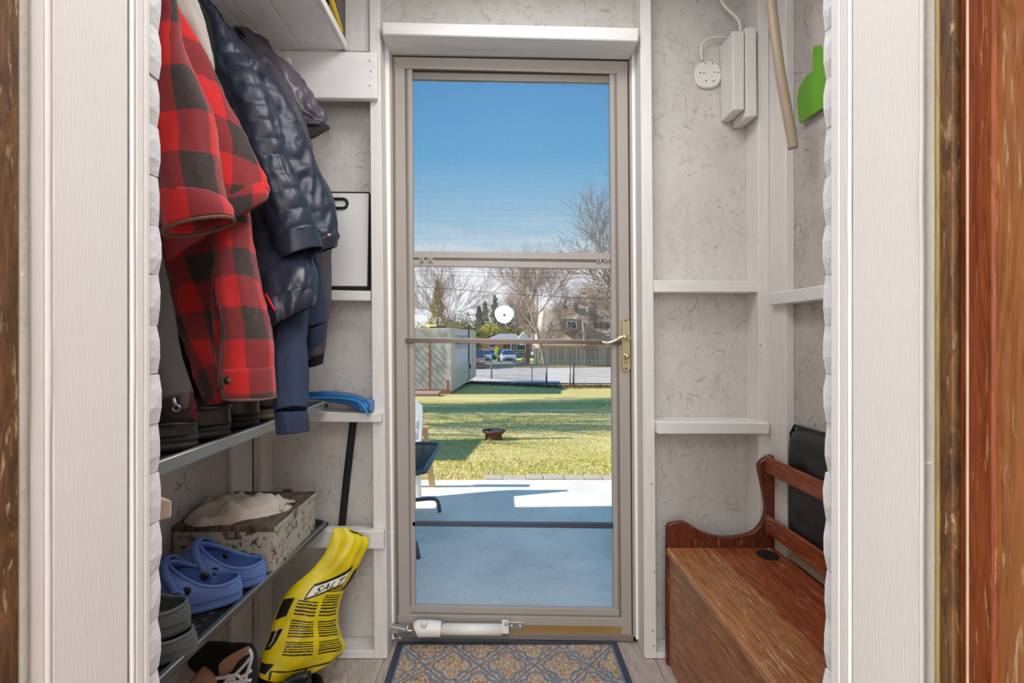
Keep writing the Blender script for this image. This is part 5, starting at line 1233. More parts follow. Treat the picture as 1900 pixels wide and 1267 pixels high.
# wheel rim fire pit
Yfp = 6.75; fp = empty('fire_pit', (P(916, 0, Yfp).x, Yfp, zg(Yfp)), 'rusty wheel rim fire pit standing on the lawn', 'fire pit')
rust = simple('rusty_steel', rgb(112, 70, 58), .8, .1, .3, 30, .5)
zb_ = zg(Yfp)-.02
lathe('rim', [(.115, 0), (.12, .02), (.108, .03), (.112, .085), (.135, .10), (.150, .115), (.152, .135), (.145, .137), (.138, .118), (.105, .10), (.10, .05)], (fp.location.x, Yfp, zb_), rust, fp, 36)
V = []; Fc = []
for k in range(90):
    a = random.uniform(0, 6.28); r = .10*math.sqrt(random.random()); c = Vector((fp.location.x+r*math.cos(a), Yfp+r*math.sin(a), zb_+.10+random.uniform(0, .02)))
    d = Vector((random.uniform(-1, 1), random.uniform(-1, 1), random.uniform(-.2, .4)))*.022; tube_geo([c-d, c+d], .006, 4, V, Fc)
tag(mk('ash_sticks', V, Fc, simple('ash', rgb(176, 168, 158), .95, 0, .4, 30), fp), kind='stuff')

gbx = empty('shade_box', (-3.0, 5.9, zg(5.9)), 'added wooden box out of view left, casting shade on the lawn', 'box')  # unseen box added to throw the broad grass shadow
for k in range(6): bx('side_plank', -3.3, -2.4, 5.25, 6.55, zg(5.9)-.05+k*.21, zg(5.9)+.15+k*.21, pine, gbx)
bx('lid', -3.35, -2.35, 5.2, 6.6, zg(5.9)+1.2, zg(5.9)+1.24, pine, gbx)
po = tube('shade_post', [(-2.9, 6.35+.0, zg(6.35)-.1), (-2.9, 6.7, zg(6.7)+2.3)], .05, gry2, None, 8); tag(po, 'added grey post out of view left, casting a thin shadow on the lawn', 'post')  # unseen post added for the thin shadow band on the grass
# ---- trailer
TY = 18.8; tr = empty('cargo_trailer', P(800, 731, TY), 'weathered grey cargo trailer with red lettering on its side panel', 'trailer')
mtf = MT('mottled_trailer_paint', .6); v = mtf.vec((1, 1, 1), 'Object', (0, math.radians(-40), 0))
mtf.col(mtf.mix(mtf.mr(mtf.noise(2.6, 5, mtf.vec((1, 1, 1)), 0), .42, .68), rgb(238, 232, 228), rgb(186, 182, 178))); mtf.bump(mtf.noise(20, 3), .2, .01)
alg = simple('grey_trailer_side', rgb(222, 208, 192), .55, 0, .06, 2); rst = simple('rust_band', rgb(170, 122, 88), .8, 0, .25, 6); whp = simple('pale_panel', rgb(214, 218, 224), .5, 0, .05, 3)
zt1, zb1 = P(0, 608, TY).z, P(0, 728, TY).z
fx1 = P(836, 0, TY).x; fx0 = -5.2; bxk, byk = P(882, 0, 26.6).x, 26.6
hexa('trailer_body', [(fx0, TY, zb1), (fx1, TY, zb1), (bxk, byk, zb1-.02), (fx0, byk, zb1), (fx0, TY, zt1), (fx1, TY, zt1), (bxk, byk, zt1), (fx0, byk, zt1)], alg, tr)
# front: darker diagonal strips paint branch shadows onto the sheet
shadowm = simple('shadow_strip_grey', rgb(176, 176, 170), .7, 0, .15, 3)
def fp_(x, y, d=0): p = P(x, y, TY); return Vector((p.x, TY-d, p.z))
qp('front_sheet', [(700, 616), (834, 618), (834, 722), (700, 722)], TY-.02, .03, mtf.m, tr)
for k in range(13):
    x0 = 700+k*13; 
    a, b_ = (x0, 640), (x0+70, 715)
    def clip(p): return p
    x1_, y1_ = x0, 642; x2_, y2_ = x0+74, 718
    if x2_ > 829: y2_ = y1_+(829-x1_)*76/74; x2_ = 829
    if y2_-y1_ < 6: continue
    prism('shadow_strip', [fp_(x1_, y1_, .05), fp_(x2_, y2_, .05), fp_(x2_, y2_+1.6, .05), fp_(x1_, y1_+1.6, .05)], (0, .03, 0), shadowm, tr)
qp('front_rail', [(700, 609), (836, 611), (836, 618), (700, 617)], TY-.05, .06, mtf.m, tr)
qp('front_rail', [(700, 624), (829, 625), (829, 634), (700, 634)], TY-.04, .05, mtf.m, tr)
qp('corner_post', [(829, 612), (837, 612), (837, 732), (829, 732)], TY-.06, .10, mtf.m, tr)
qp('rust_seam', [(796, 634), (799, 634), (799, 722), (796, 722)], TY-.07, .03, rst, tr)
qp('bottom_sill', [(700, 721), (837, 725), (837, 732), (700, 728)], TY-.08, .12, rst, tr)
qp('rust_patch', [(829, 705), (833, 705), (833, 726), (829, 724)], TY-.085, .03, rst, tr)
sdv = (Vector((bxk, byk, 0))-Vector((fx1, TY, 0)))
def sp3(t_, z, out=.0): n_ = Vector((sdv.y, -sdv.x, 0)).normalized(); return Vector((fx1, TY, z))+sdv*t_+n_*out
H_ = zt1-zb1
for k in range(9):
    z = zb1+.08+k*.085; prism('side_board', [sp3(.06, z, .0), sp3(.97, z, .0), sp3(.97, z+.075, .0), sp3(.06, z+.075, .0)], Vector((sdv.y, -sdv.x, 0)).normalized()*.025, alg, tr)
prism('sign_panel', [sp3(.12, zb1+H_*.40), sp3(.60, zb1+H_*.40), sp3(.60, zt1-.15), sp3(.12, zt1-.15)], Vector((sdv.y, -sdv.x, 0)).normalized()*.03, whp, tr)
for t_ in (.02, .63, .70, .84, .98): prism('side_post', [sp3(t_, zb1), sp3(t_+.012, zb1), sp3(t_+.012, zt1), sp3(t_, zt1)], Vector((sdv.y, -sdv.x, 0)).normalized()*.04, alg if t_ != .63 else M['gap'], tr)
prism('side_latch', [sp3(.66, zb1+.55), sp3(.70, zb1+.55), sp3(.70, zb1+.75), sp3(.66, zb1+.75)], Vector((sdv.y, -sdv.x, 0)).normalized()*.06, M['gap'], tr)
text_obj('THE OFFICE PEOPLE', lambda x, y: sp3(.36+x*.055, zb1+H_*.70+y*.36, .034), simple('red_letters', rgb(196, 96, 100), .6), tr, 'red_lettering', 1.0)
text_obj('SUMMER', lambda x, y: sp3(.36+x*.125, zb1+H_*.80+y*.55, .034), simple('blue_letters', rgb(70, 110, 148), .6), tr, 'blue_lettering', 1.0)
hexa('roof_board', [(fx1-.55, TY+.3, zt1+.03), (fx1+.3, TY+2.8, zt1+.03), (fx1+.1, TY+3.4, zt1+.03), (fx1-1.0, TY+.8, zt1+.03), (fx1-.55, TY+.3, zt1+.13), (fx1+.3, TY+2.8, zt1+.13), (fx1+.1, TY+3.4, zt1+.13), (fx1-1.0, TY+.8, zt1+.13)], simple('yellow_timber', rgb(196, 176, 96), .8), tr)
bx('roof_block', fx1-.8, fx1-.2, TY+.2, TY+.5, zt1, zt1+.05, M['gap'], tr)
for (x, y) in ((fx1-.4, TY+.5), (fx1-.3, TY+6), (-4, TY+.5), (-4, TY+6)): bx('support_block', x-.2, x+.2, y-.2, y+.2, zg(y)-.05, zb1, M['gap'], tr)
pb = bx('paving_board', -4.2, P(815, 0, 17.6).x, 17.2, 18.2, zg(17.7), zg(17.7)+.12, simple('pink_brown_board', rgb(172, 138, 128), .8), None); tag(pb, 'pinkish flat board lying on the grass before the trailer front', 'board')
# ---- chain link fence
cf = empty('chain_link_fence', G(1014, 24.4), 'low chain link fence with gate gap crossing behind the lawn', 'fence')
mpst = simple('galvanised_pipe', rgb(104, 106, 108), .5, .5)
nodes = [(880, 30.5), (912, 29.0), (1014, 24.4)]; nodes2 = [(1064, 22.8), (1150, 22.2)]
def fz_(x, Y, h): p = G(x, Y); return p+Vector((0, 0, h))
V = []; Fc = []
def wires(a, b_, Ya, Yb2, h0=.93):
    pa, pb_ = G(a, Ya), G(b_, Yb2); L = (pb_-pa).length; n = int(L/.075); 
    for s_ in (1, -1):
        k = -int(h0/.075)
        while k < n+int(h0/.075):
            t0, t1 = k/n, k/n+s_*h0/L
            # clip
            za, zb2 = 0, h0
            if s_ > 0:
                if t1 <= 0 or t0 >= 1: k += 1; continue
                if t0 < 0: za = -t0*L; t0 = 0
                if t1 > 1: zb2 = h0-(t1-1)*L; t1 = 1
            else:
                if t0 <= 0 or t1 >= 1: k += 1; continue
                if t0 > 1: za = (t0-1)*L; t0 = 1
                if t1 < 0: zb2 = h0-(-t1)*L; t1 = 0
            tube_geo([pa.lerp(pb_, t0)+Vector((0, 0, .04+za)), pa.lerp(pb_, t1)+Vector((0, 0, .04+zb2))], .0028, 3, V, Fc, False); k += 1
for (a, b_) in zip(nodes, nodes[1:]):
    wires(a[0], b_[0], a[1], b_[1]); tube('top_rail', [fz_(a[0], a[1], .97), fz_(b_[0], b_[1], .97)], .022, mpst, cf, 8)
wires(1064, 1150, 22.8, 22.2); tube('top_rail', [fz_(1064, 22.8, .95), fz_(1150, 22.2, .95)], .02, mpst, cf, 8)
tag(mk('wire_mesh', V, Fc, mpst, cf), kind='stuff')
for (x, Y, h, r) in ((880, 30.5, 1, .03), (912, 29.0, 1.0, .04), (987, 25.6, .8, .02), (1014, 24.4, 1.03, .042), (1058, 22.9, .93, .028), (1064, 22.8, 1.05, .042), (1150, 22.2, 1, .03)): tube('post', [fz_(x, Y, -.1), fz_(x, Y, h)], r, mpst, cf, 8)
tube('gate_rail', [fz_(1057, 22.9, .15), fz_(1057, 23.6, .15), fz_(1057.5, 23.6, .9), fz_(1058, 22.9, .9)], .02, mpst, cf, 8)
tube('gate_rail', [fz_(987, 25.55, 0), fz_(987, 25.55, .97)], .015, mpst, cf, 6)
# ---- timber fence
wf = empty('timber_fence', G(1060, 49), 'tall weathered grey timber board fence beyond the street', 'fence')
tg = [simple('grey_board_%d' % i, c_, .85, 0, .12, 3) for i, c_ in enumerate((rgb(190, 182, 166), rgb(172, 164, 152), rgb(206, 198, 180)))]
x = 990.0; k = 0
while x < 1165:
    a, b_ = G(x, 49), G(x+3.7, 49); ht = 1.62+.03*math.sin(k); zb_ = a.z
    bx('board', a.x, b_.x-.015, 49+.02*(k % 2), 49.03+.02*(k % 2), zb_-.05, zb_+ht, tg[(k*7+k//3) % 3], wf); x += 3.9; k += 1
for x in (1042, 1086, 1131): a = G(x, 49); bx('fence_post', a.x, a.x+.1, 48.93, 49, a.z, a.z+1.8, tg[1], wf)
V = []; Fc = []
for k in range(60):
    x = G(1010+k*2.4, 49).x; z = zg(49)+1.66
    for s_ in (-1, 1): tube_geo([(x, 49, z), (x+s_*.13, 49, z+.16)], .02, 4, V, Fc, False)
tag(mk('lattice_top', V, Fc, tg[2], wf), kind='stuff')
pbk = bx('brick_pillar', G(975, 52).x, G(983, 52).x, 52, 52.4, zg(52), zg(52)+2.1, simple('pink_brick', rgb(170, 124, 112), .85, 0, .15, 4)); tag(pbk, 'pinkish brick pillar at the left end of the timber fence', 'pillar')
# trash bin
Yb_ = 53; q = G(970.5, Yb_); bn2 = empty('trash_bin', q, 'small beige bin with lid beside the brick pillar', 'bin')
lathe('bin_body', [(.16, 0), (.19, .55), (.20, .56)], q, simple('beige_bin', rgb(196, 180, 160), .7), bn2, 14); lathe('bin_lid', [(.22, .56), (.2, .66), (.08, .70)], q, simple('pale_lid', rgb(220, 216, 206), .6), bn2, 14)
# ---- cars
def wheel(e_, c, r, wd_):
    lathe('wheel', [(r*.6, -wd_/2), (r, -wd_/2+.02), (r, wd_/2-.02), (r*.6, wd_/2)], c, M['blackm'], e_, 16, 'X')
def car(px, Y, yaw, colr, label, Ln=4.3, Wd=1.72, Hh=1.45, hatch=False):
    base = G(px, Y); base.z += .05
    e_ = empty('car', base, label, 'car'); c_, s_ = math.cos(yaw), math.sin(yaw)
    def T(x, y, z): return Vector((base.x+x*c_-y*s_, base.y+x*s_+y*c_, base.z+z))     # y forward = towards camera is -y
    prof = [(-Ln/2, .35, .86), (-Ln/2+.05, .72, .95), (-Ln/2+.25, .84, 1.0), (-Ln/2+1.15, .98, 1.0), (Ln/2-.9, 1.0, 1.0), (Ln/2-.1, .92, .96), (Ln/2, .5, .9)]
    V = []; Fc = []
    for (y, z, f) in prof:
        hw_ = Wd/2*f
        for (x, zz) in ((-hw_*.96, .2), (-hw_, .45), (-hw_*.98, z*.82), (-hw_*.86, z), (hw_*.86, z), (hw_*.98, z*.82), (hw_, .45), (hw_*.96, .2)): V.append(T(x, y, zz))
    for i in range(len(prof)-1):
        for k in range(8): a = i*8+k; b_ = i*8+(k+1) % 8; Fc.append((a, b_, b_+8, a+8))
    Fc += [tuple(range(8))[::-1], tuple(len(V)-8+k for k in range(8))]
    paint = simple('car_paint_'+label[:12], colr, .25, .4, .03); bev(mk('body', V, Fc, paint, e_), .03, 2)
    glz = simple('car_glass_'+label[:12], rgb(54, 80, 104), .1, .3, .05)
    V = []; Fc = []
    for (y, z, hw_) in ((-Ln/2+1.05, .94, Wd*.44), (-Ln/2+1.75, Hh, Wd*.36), (Ln/2-1.2, Hh, Wd*.36), (Ln/2-.55, .96, Wd*.43)):
        V += [T(-hw_, y, z), T(hw_, y, z)]
    Fc = [(0, 1, 3, 2), (2, 3, 5, 4), (4, 5, 7, 6), (0, 2, 4, 6), (1, 7, 5, 3), (0, 6, 7, 1)]
    cbn = mk('cabin', V, Fc, paint, e_); 
    a, b_, c2_, d_ = T(-Wd*.40, -Ln/2+1.08, .98), T(Wd*.40, -Ln/2+1.08, .98), T(Wd*.33, -Ln/2+1.68, Hh-.05), T(-Wd*.33, -Ln/2+1.68, Hh-.05)
    prism('windscreen', [a, b_, c2_, d_], T(0, -.04, .03)-T(0, 0, 0), glz, e_)
    for sx_ in (-1, 1):
        prism('side_window', [T(sx_*Wd*.435, -Ln/2+1.3, .99), T(sx_*Wd*.365, -Ln/2+1.8, Hh-.06), T(sx_*Wd*.365, Ln/2-1.3, Hh-.06), T(sx_*Wd*.43, Ln/2-.8, .99)], T(sx_*.03, 0, 0)-T(0, 0, 0), glz, e_)
        prism('headlamp', [T(sx_*Wd*.28, -Ln/2-.02, .60), T(sx_*Wd*.43, -Ln/2+.04, .62), T(sx_*Wd*.43, -Ln/2+.04, .74), T(sx_*Wd*.30, -Ln/2-.02, .70)], T(0, -.04, 0)-T(0, 0, 0), simple('lamp_lens', rgb(226, 230, 236), .2), e_)
        prism('fog_lamp', [T(sx_*Wd*.33, -Ln/2-.03, .28), T(sx_*Wd*.43, -Ln/2+.02, .28), T(sx_*Wd*.43, -Ln/2+.02, .42), T(sx_*Wd*.33, -Ln/2-.03, .42)], T(0, -.04, 0)-T(0, 0, 0), M['gap'], e_)
        prism('wing_mirror', [T(sx_*Wd*.46, -Ln/2+1.35, .95), T(sx_*Wd*.56, -Ln/2+1.35, .95), T(sx_*Wd*.56, -Ln/2+1.35, 1.07), T(sx_*Wd*.46, -Ln/2+1.35, 1.07)], T(0, .06, 0)-T(0, 0, 0), paint, e_)
        for y in (-Ln/2+.75, Ln/2-.75): lathe('wheel', [(.18, -.09), (.30, -.07), (.30, .07), (.18, .09)], T(sx_*Wd*.44, y, .27), M['blackm'], e_, 14, 'X')
    prism('grille', [T(-.42, -Ln/2-.03, .30), T(.42, -Ln/2-.03, .30), T(.48, -Ln/2-.03, .50), T(-.48, -Ln/2-.03, .50)], T(0, -.04, 0)-T(0, 0, 0), M['gap'], e_)
    prism('upper_grille', [T(-.45, -Ln/2-.03, .58), T(.45, -Ln/2-.03, .58), T(.45, -Ln/2-.03, .63), T(-.45, -Ln/2-.03, .63)], T(0, -.04, 0)-T(0, 0, 0), M['gap'], e_)
    return e_
car(942, 59.5, 0.05, rgb(190, 200, 216), 'silver blue hatchback parked facing the street beside the darker car')
car(897, 60.5, 0.12, rgb(176, 196, 208), 'pale blue car parked beside the trailer end')
car(935.5, 66, 0.0, rgb(66, 66, 78), 'dark car parked behind the silver blue hatchback', 4.5, 1.75, 1.6)
car(901, 71, 0.4, rgb(90, 112, 146), 'blue car parked far behind the pale blue one')
car(916, 78, 1.5, rgb(216, 200, 196), 'pale car parked sideways against the brick bungalow')
car(881, 44, 0.02, rgb(150, 110, 100), 'reddish brown vehicle half hidden behind the trailer end', 4.6, 1.8, 1.6)
# ---- bungalow
HB = 84; bh = empty('brick_bungalow', G(935, HB), 'red brick bungalow with grey hip roof behind the parked cars', 'house')
def hq(nm, q, Y, th, mat, par): return qp(nm, q, Y, th, mat, par)
brk = MT('far_brick', .85); brk.col(brk.mix(brk.noise(6, 3), rgb(190, 146, 130), rgb(160, 118, 106))); sid2 = simple('bluegrey_siding', rgb(136, 152, 166), .8, 0, .06); wht = simple('white_trim', rgb(232, 234, 236), .6); dgl = simple('dark_window', rgb(48, 66, 88), .15, 0, .1); roofg = simple('grey_shingle', rgb(150, 152, 160), .9, 0, .12, 3)
hq('brick_wall', [(893, 637), (951, 637), (951, 668), (893, 668)], HB, 6, brk.m, bh)
hq('siding_wall', [(951, 637), (985, 637), (985, 668), (951, 668)], HB+.3, 6, sid2, bh)
rf = [P(886, 638, HB-1), P(990, 638, HB-1), P(990, 638, HB+9), P(886, 638, HB+9), P(925, 619, HB+4), P(955, 619, HB+4)]
mk('roof', rf, [(0, 1, 5, 4), (1, 2, 5), (2, 3, 4, 5), (3, 0, 4), (0, 3, 2, 1)], roofg, bh)
for (q, nm) in (([(909, 638.5), (921, 638.5), (921, 645), (909, 645)], 'window'), ([(959, 638.5), (975, 638.5), (975, 650), (959, 650)], 'window'), ([(958, 654), (976, 654), (976, 659), (958, 659)], 'window'), ([(909, 655), (920, 655), (920, 659), (909, 659)], 'window')):
    f_ = hq(nm, q, HB-.1, .2, wht, bh); n_ = 3 if q[1][0]-q[0][0] > 13 else 2; w_ = (q[1][0]-q[0][0]-1.2)/n_
    for k in range(n_): hq('pane', rect(q[0][0]+.8+k*w_, q[0][1]+.8, q[0][0]+.2+(k+1)*w_, q[3][1]-.8), HB-.15, .1, dgl, f_)
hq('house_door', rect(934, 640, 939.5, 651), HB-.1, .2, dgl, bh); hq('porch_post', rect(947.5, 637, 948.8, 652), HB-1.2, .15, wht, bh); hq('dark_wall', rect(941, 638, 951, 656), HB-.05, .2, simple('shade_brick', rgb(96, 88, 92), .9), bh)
# yellow shrub by the bungalow
def leafy(name, c, r, n, size, mat, parent=None, seed=0, hollow=.55, cone=False):
    rs = np.random.RandomState(seed); c = np.array(c)
    d = rs.randn(n, 3); d /= np.linalg.norm(d, axis=1)[:, None]
    rad = hollow+(1-hollow)*rs.rand(n); nn_ = np.array([ns((x*2.2+seed, y*2.2, z*2.2)) for x, y, z in d]); rad *= 1+.45*nn_
    p = d*rad[:, None]*np.array(r)
    if cone:
        h = rs.rand(n); ang = rs.rand(n)*6.283; rr = (1-h)**.8*(.35+.65*rs.rand(n)**.5)*(1+.25*np.sin(h*40)); p = np.stack([np.cos(ang)*rr*r[0], np.sin(ang)*rr*r[1], (h*2-1)*r[2]], 1)
    p = p+c
    o1 = rs.randn(n, 3)*size; o2 = rs.randn(n, 3)*size
    V = np.stack([p, p+o1, p+o2], 1).reshape(-1, 3)
    return mk(name, V.tolist(), [(3*i, 3*i+1, 3*i+2) for i in range(n)], mat, parent)
def shrub(name, px, Y, h, rx, mat, label, cat, n=2500, size=.08, seed=1, cone=False, z0=None, trunk=True, group=None):
    b_ = G(px, Y); e_ = empty(name, b_, label, cat, group)
    tag(leafy('foliage', (b_.x, b_.y, b_.z+h/2), (rx, rx, h/2), n, size, mat, e_, seed, .4, cone), kind='stuff')
    tube('trunk', [b_, b_+Vector((0, 0, h*.8))], [.05+.02*h, .02], M['bark'], e_, 6); return e_
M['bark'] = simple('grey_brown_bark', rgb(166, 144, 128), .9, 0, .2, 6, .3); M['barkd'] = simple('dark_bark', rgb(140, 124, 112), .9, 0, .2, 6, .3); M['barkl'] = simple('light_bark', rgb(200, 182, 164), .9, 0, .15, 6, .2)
cedar = simple('cedar_green', rgb(140, 136, 76), .95, 0, .35, 1.2); cedar2 = simple('cedar_olive', rgb(186, 176, 96), .95, 0, .3, 1.2); spruce = simple('spruce_green', rgb(120, 134, 120), .95, 0, .3, .8); yelg = simple('yellow_bush', rgb(200, 206, 60), .9)
shrub('yellow_shrub', 923, 77, 1.8, .55, yelg, 'bright yellow green shrub before the brick bungalow', 'shrub', 700, .12, 2)
# ---- townhouses
th_ = empty('townhouse', G(1060, 62), 'brown shingled townhouse with dormer window behind the timber fence', 'house')
brn = MT('brown_shingle', .9); brn.col(brn.mix(brn.mr(brn.noise(4, 4, brn.vec((1, 1, 3))), .35, .65), rgb(204, 184, 164), rgb(176, 156, 138)))
dk = simple('dark_dormer', rgb(96, 86, 84), .85)
def roofq(nm, q, Y0_, Y1_, mat, par): # q TL TR BR BL ; top at Y1, bottom at Y0
    f = [P(q[0][0], q[0][1], Y1_), P(q[1][0], q[1][1], Y1_), P(q[2][0], q[2][1], Y0_), P(q[3][0], q[3][1], Y0_)]
    return prism(nm, f, (0, 1.0, -.3), mat, par)
roofq('mansard_roof', [(1008, 575), (1096, 568), (1089, 640), (1000, 640)], 60, 64, brn.m, th_)
roofq('mansard_roof', [(1090, 572), (1170, 575), (1170, 640), (1089, 640)], 60.2, 64.2, brn.m, th_)
hq('house_wall', rect(1000, 638, 1170, 668), 60.6, 6, simple('tan_brick', rgb(176, 150, 130), .9), th_)
prism('gable_side', [P(1005, 640, 60), P(990, 640, 68), P(1000, 580, 66), P(1010, 575, 64)], (.1, 0, 0), simple('side_siding', rgb(190, 176, 160), .9), th_)
hq('dormer', rect(1037.5, 592, 1080, 612), 59.9, 3, dk, th_)
w1 = hq('window', rect(1052, 595, 1071, 611), 59.8, .3, wht, th_)
for k in range(2): hq('pane', rect(1053.5+k*8.6, 597, 1060.5+k*8.6, 609.5), 59.7, .15, dgl, w1)
w2 = hq('window', rect(1099, 597, 1133, 611), 59.8, .3, wht, th_)
for k in range(3): hq('pane', rect(1101+k*11, 598.5, 1109+k*11, 609.5), 59.7, .15, dgl, w2)
hq('white_rake', [(1080, 592), (1081.5, 592), (1088.5, 641), (1083.5, 641)], 59.5, .3, wht, th_)
hq('white_rake', [(1088, 570), (1090, 570), (1101, 608), (1098, 608)], 59.6, .3, wht, th_)
hq('white_rake', [(1036, 593), (1037.5, 593), (1037.5, 612), (1036, 612)], 59.7, .3, wht, th_)
hq('chimney', rect(1066, 561, 1073, 578), 63, .8, simple('chimney_brick', rgb(150, 112, 100), .9), th_)
eg = empty('small_gable_shed', G(972, 70), 'white gabled little roof showing between bungalow and townhouse', 'roof')
prism('gable', [P(962, 626, 70), P(972, 615, 70), P(984, 628, 70), P(984, 640, 70), P(966, 640, 70)], (0, 2, 0), wht, eg)
# ---- bare trees
def tree_geo(base, h, spread, seed, lean=(0, 0), levels=5, r0=.16, split=3, up=.55, tw=.006, first=.3, gn=.72):
    rnd = random.Random(seed); T = ([], []); B = ([], [])
    def grow(p, d, L, r, lv):
        n = 4 if lv < levels-1 else 3; pts = [p]; dd = d.copy()
        for k in range(n):
            dd = (dd+Vector((rnd.gauss(0, .13), rnd.gauss(0, .13), rnd.gauss(0, .07)+.04*up*(lv > 0)))).normalized(); pts.append(pts[-1]+dd*L/n)
        rr = [r*(1-.45*i/n) for i in range(n+1)]
        V_, F_ = T if lv == 0 else B
        tube_geo(pts, rr, 6 if lv < 2 else (4 if lv < 3 else 3), V_, F_, False)
        if lv >= levels: return
        ch = split+(1 if lv > 0 else 0)+(rnd.random() < .5)
        for k in range(ch):
            t_ = first+(1-first)*(k+rnd.random()*.7)/ch if lv else .45+.55*(k+.5)/ch
            i = min(int(t_*n), n-1); q = pts[i].lerp(pts[i+1], t_*n-i)
            ax = (pts[i+1]-pts[i]).normalized(); a = rnd.uniform(0, 6.28); s_ = ax.orthogonal().normalized(); s2 = ax.cross(s_)
            an = rnd.uniform(.45, .95)*spread; nd = (ax*math.cos(an)+(s_*math.cos(a)+s2*math.sin(a))*math.sin(an)); nd.z += up*.35; nd.normalize()
            grow(q, nd, L*rnd.uniform(.55, .85)*gn/.72, max(tw, rr[i]*rnd.uniform(.45, .65)), lv+1)
        grow(pts[-1], dd, L*.7, max(tw, rr[-1]), lv+1)
    grow(Vector(base), Vector((lean[0], lean[1], 1)).normalized(), h*.34, r0, 0)
    return T, B
def bare_tree(px, Y, h, label, seed, mat, X=None, **k):
    b_ = G(px, Y) if X is None else Vector((X, Y, zg(Y))); b_.z -= .1; e_ = empty('bare_tree', b_, label, 'tree')
    T, B = tree_geo(b_, h, k.pop('spread', 1.0), seed, **k)
    mk('trunk', T[0], T[1], mat, e_, True); tag(mk('branches', B[0], B[1], mat, e_), kind='stuff'); return e_
bare_tree(1012, 46.6, 13.2, 'large bare spreading tree in the middle before the townhouses', 11, M['bark'], r0=.20, levels=5, spread=1.1, tw=.011, up=.45, lean=(-.05, 0), split=3)
bare_tree(1001, 47.8, 6.0, 'small pale multi-branched bare tree at the left end of the timber fence', 3, M['barkl'], r0=.08, levels=4, spread=.7, tw=.013, lean=(.15, 0), up=.8)
bare_tree(0, 17.5, 9.8, 'tall bare tree reaching in from the right edge of the glass', 21, M['barkd'], X=4.7, r0=.13, levels=5, spread=1.05, tw=.008, up=.55, lean=(-.05, .1))
bare_tree(0, 47, 10.5, 'bare tree far right with drooping twigs over the townhouse', 27, M['bark'], X=12.2, r0=.15, levels=5, spread=1.1, tw=.010, up=.2, lean=(-.2, 0))
bare_tree(800, 48, 12.2, 'thin bare tree behind the trailer front', 31, M['bark'], r0=.09, levels=5, spread=.85, tw=.011, up=.55, split=2)
bare_tree(776, 50, 13, 'thin bare tree at the left edge of the glass', 33, M['bark'], r0=.09, levels=5, spread=.85, tw=.011, up=.55, split=2)
bare_tree(868, 52, 12, 'slender bare tree rising behind the round cedar bush', 35, M['bark'], r0=.07, levels=5, spread=.8, tw=.011, up=.55, split=2)
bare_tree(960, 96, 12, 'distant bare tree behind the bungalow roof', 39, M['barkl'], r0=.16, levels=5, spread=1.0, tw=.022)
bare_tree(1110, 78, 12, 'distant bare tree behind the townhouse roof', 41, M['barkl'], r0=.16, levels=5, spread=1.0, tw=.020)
# trees off to the left that throw the long shadows over the lawn
bare_tree(0, 13.6, 8.5, 'bare tree out to the left shading the lawn', 43, M['barkd'], X=-7.5, r0=.16, levels=5, spread=.9, tw=.012)
bare_tree(0, 10.6, 7.5, 'second bare tree out to the left shading the lawn nearer the house', 45, M['barkd'], X=-7.0, r0=.10, levels=5, spread=.9, tw=.012)
bare_tree(0, 7.7, 6, 'third slim bare tree out to the left near the patio', 47, M['barkd'], X=-6.0, r0=.09, levels=4, spread=.9, tw=.012)
# evergreens
shrub('cedar', 860, 48.5, 5.0, 1.7, cedar, 'round olive cedar bush rising behind the trailer roof', 'shrub', 9000, .07, 5)
shrub('conifer', 812, 50, 8.4, 1.5, cedar2, 'tall thin yellow green conifer behind the trailer', 'tree', 7000, .07, 6, True)
shrub('cedar', 832, 47, 4.2, 1.7, cedar, 'dark cedar bush directly behind the trailer roof board', 'shrub', 7000, .08, 7)
shrub('cedar', 784, 48, 4.2, 2.0, cedar2, 'olive bush behind the left part of the trailer', 'shrub', 7000, .08, 8)
shrub('cedar', 912, 95, 6.0, 3.2, cedar2, 'yellow green cedar hedge over the bungalow roof left', 'shrub', 7000, .2, 9)
shrub('cedar', 950, 98, 5.4, 3.6, cedar, 'olive cedar hedge over the bungalow roof right', 'shrub', 7000, .2, 10)
shrub('cedar', 885, 90, 5.0, 2.6, cedar, 'olive cedar at the end of the trailer roof', 'shrub', 5000, .2, 19)
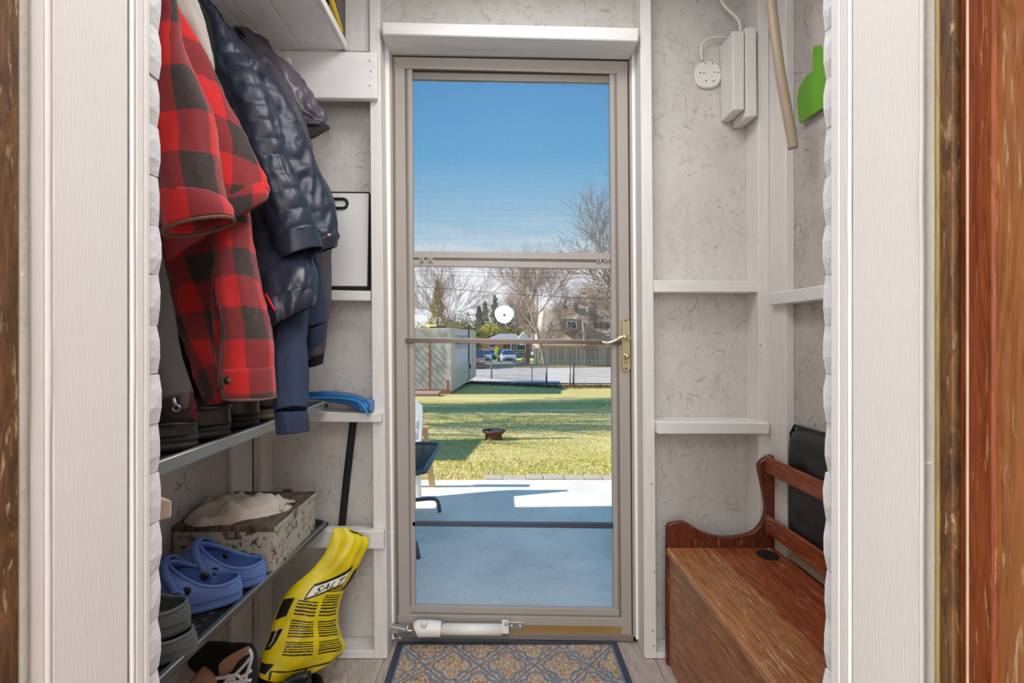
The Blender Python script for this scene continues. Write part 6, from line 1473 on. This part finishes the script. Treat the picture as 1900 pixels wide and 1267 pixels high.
for i, (px, Y, h, r) in enumerate(((900, 125, 12.0, 2.0), (918, 130, 14.0, 2.2), (889, 120, 10.5, 2), (946, 135, 12.0, 2.2), (961, 128, 11.5, 2.2), (972, 130, 10.5, 2), (1085, 120, 12.0, 1.8), (1100, 118, 12.2, 1.8), (1118, 122, 13.2, 2), (1128, 120, 12, 1.8), (930, 128, 11, 2.0), (1050, 125, 11, 2))):
    shrub('spruce', px, Y, h, r, spruce, 'dark spruce %s on the skyline' % ('left of the white disc', 'just above and left of the white disc', 'above the end of the trailer', 'right of the white disc', 'before the big bare tree, left one', 'before the big bare tree, right one', 'behind the townhouse, leftmost', 'behind the townhouse, second', 'behind the townhouse, tallest', 'behind the townhouse, rightmost', 'hidden by the white disc', 'behind the big bare tree')[i], 'tree', 1800, .28, 60+i, True)
# hazy brown wood behind everything
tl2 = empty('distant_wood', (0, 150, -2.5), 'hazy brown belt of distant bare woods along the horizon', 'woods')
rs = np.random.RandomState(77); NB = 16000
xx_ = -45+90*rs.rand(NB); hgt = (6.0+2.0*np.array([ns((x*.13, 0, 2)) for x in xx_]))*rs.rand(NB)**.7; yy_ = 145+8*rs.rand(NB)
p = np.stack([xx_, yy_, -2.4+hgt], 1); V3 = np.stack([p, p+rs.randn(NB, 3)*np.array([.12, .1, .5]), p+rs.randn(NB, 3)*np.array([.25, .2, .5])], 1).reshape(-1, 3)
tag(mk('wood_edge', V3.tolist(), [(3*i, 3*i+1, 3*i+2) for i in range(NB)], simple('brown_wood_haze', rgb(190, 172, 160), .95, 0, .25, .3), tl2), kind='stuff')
# power lines
for i, (ya, yb_, Y) in enumerate(((531, 556, 30), (497, 499, 34), (502, 507, 34), (509, 516, 34))):
    o = tube('power_line', [Vector((-11.4, 32, P(600, ya-(yb_-ya)*.45, Y).z+.2)), P(768, ya, Y), P(950, (ya+yb_)/2+2, Y), P(1136, yb_, Y), Vector((13.4, 32, P(1300, yb_+6, Y).z+.1))], .012 if i == 0 else .007, M['blackm'], None, 5)
    tag(o, ('lowest and thickest power line crossing before the trees', 'topmost thin power line below the middle rail', 'second thin power line below the middle rail', 'third thin power line above the thick one')[i], 'power line')
for o in (-1, 1): pass
for nm, X in (('utility_pole', -11.5), ('utility_pole', 13.5)):
    b_ = Vector((X, 32, zg(32))); o = tube(nm, [b_, b_+Vector((0, 0, 8.5))], [.14, .10], M['barkd'], None, 10); tag(o, 'wooden utility pole carrying the wires, out of view %s' % ('left' if X < 0 else 'right'), 'pole')
print('objects', len(D.objects), 'tris', sum(len(o.data.polygons) for o in D.objects if o.type == 'MESH'))
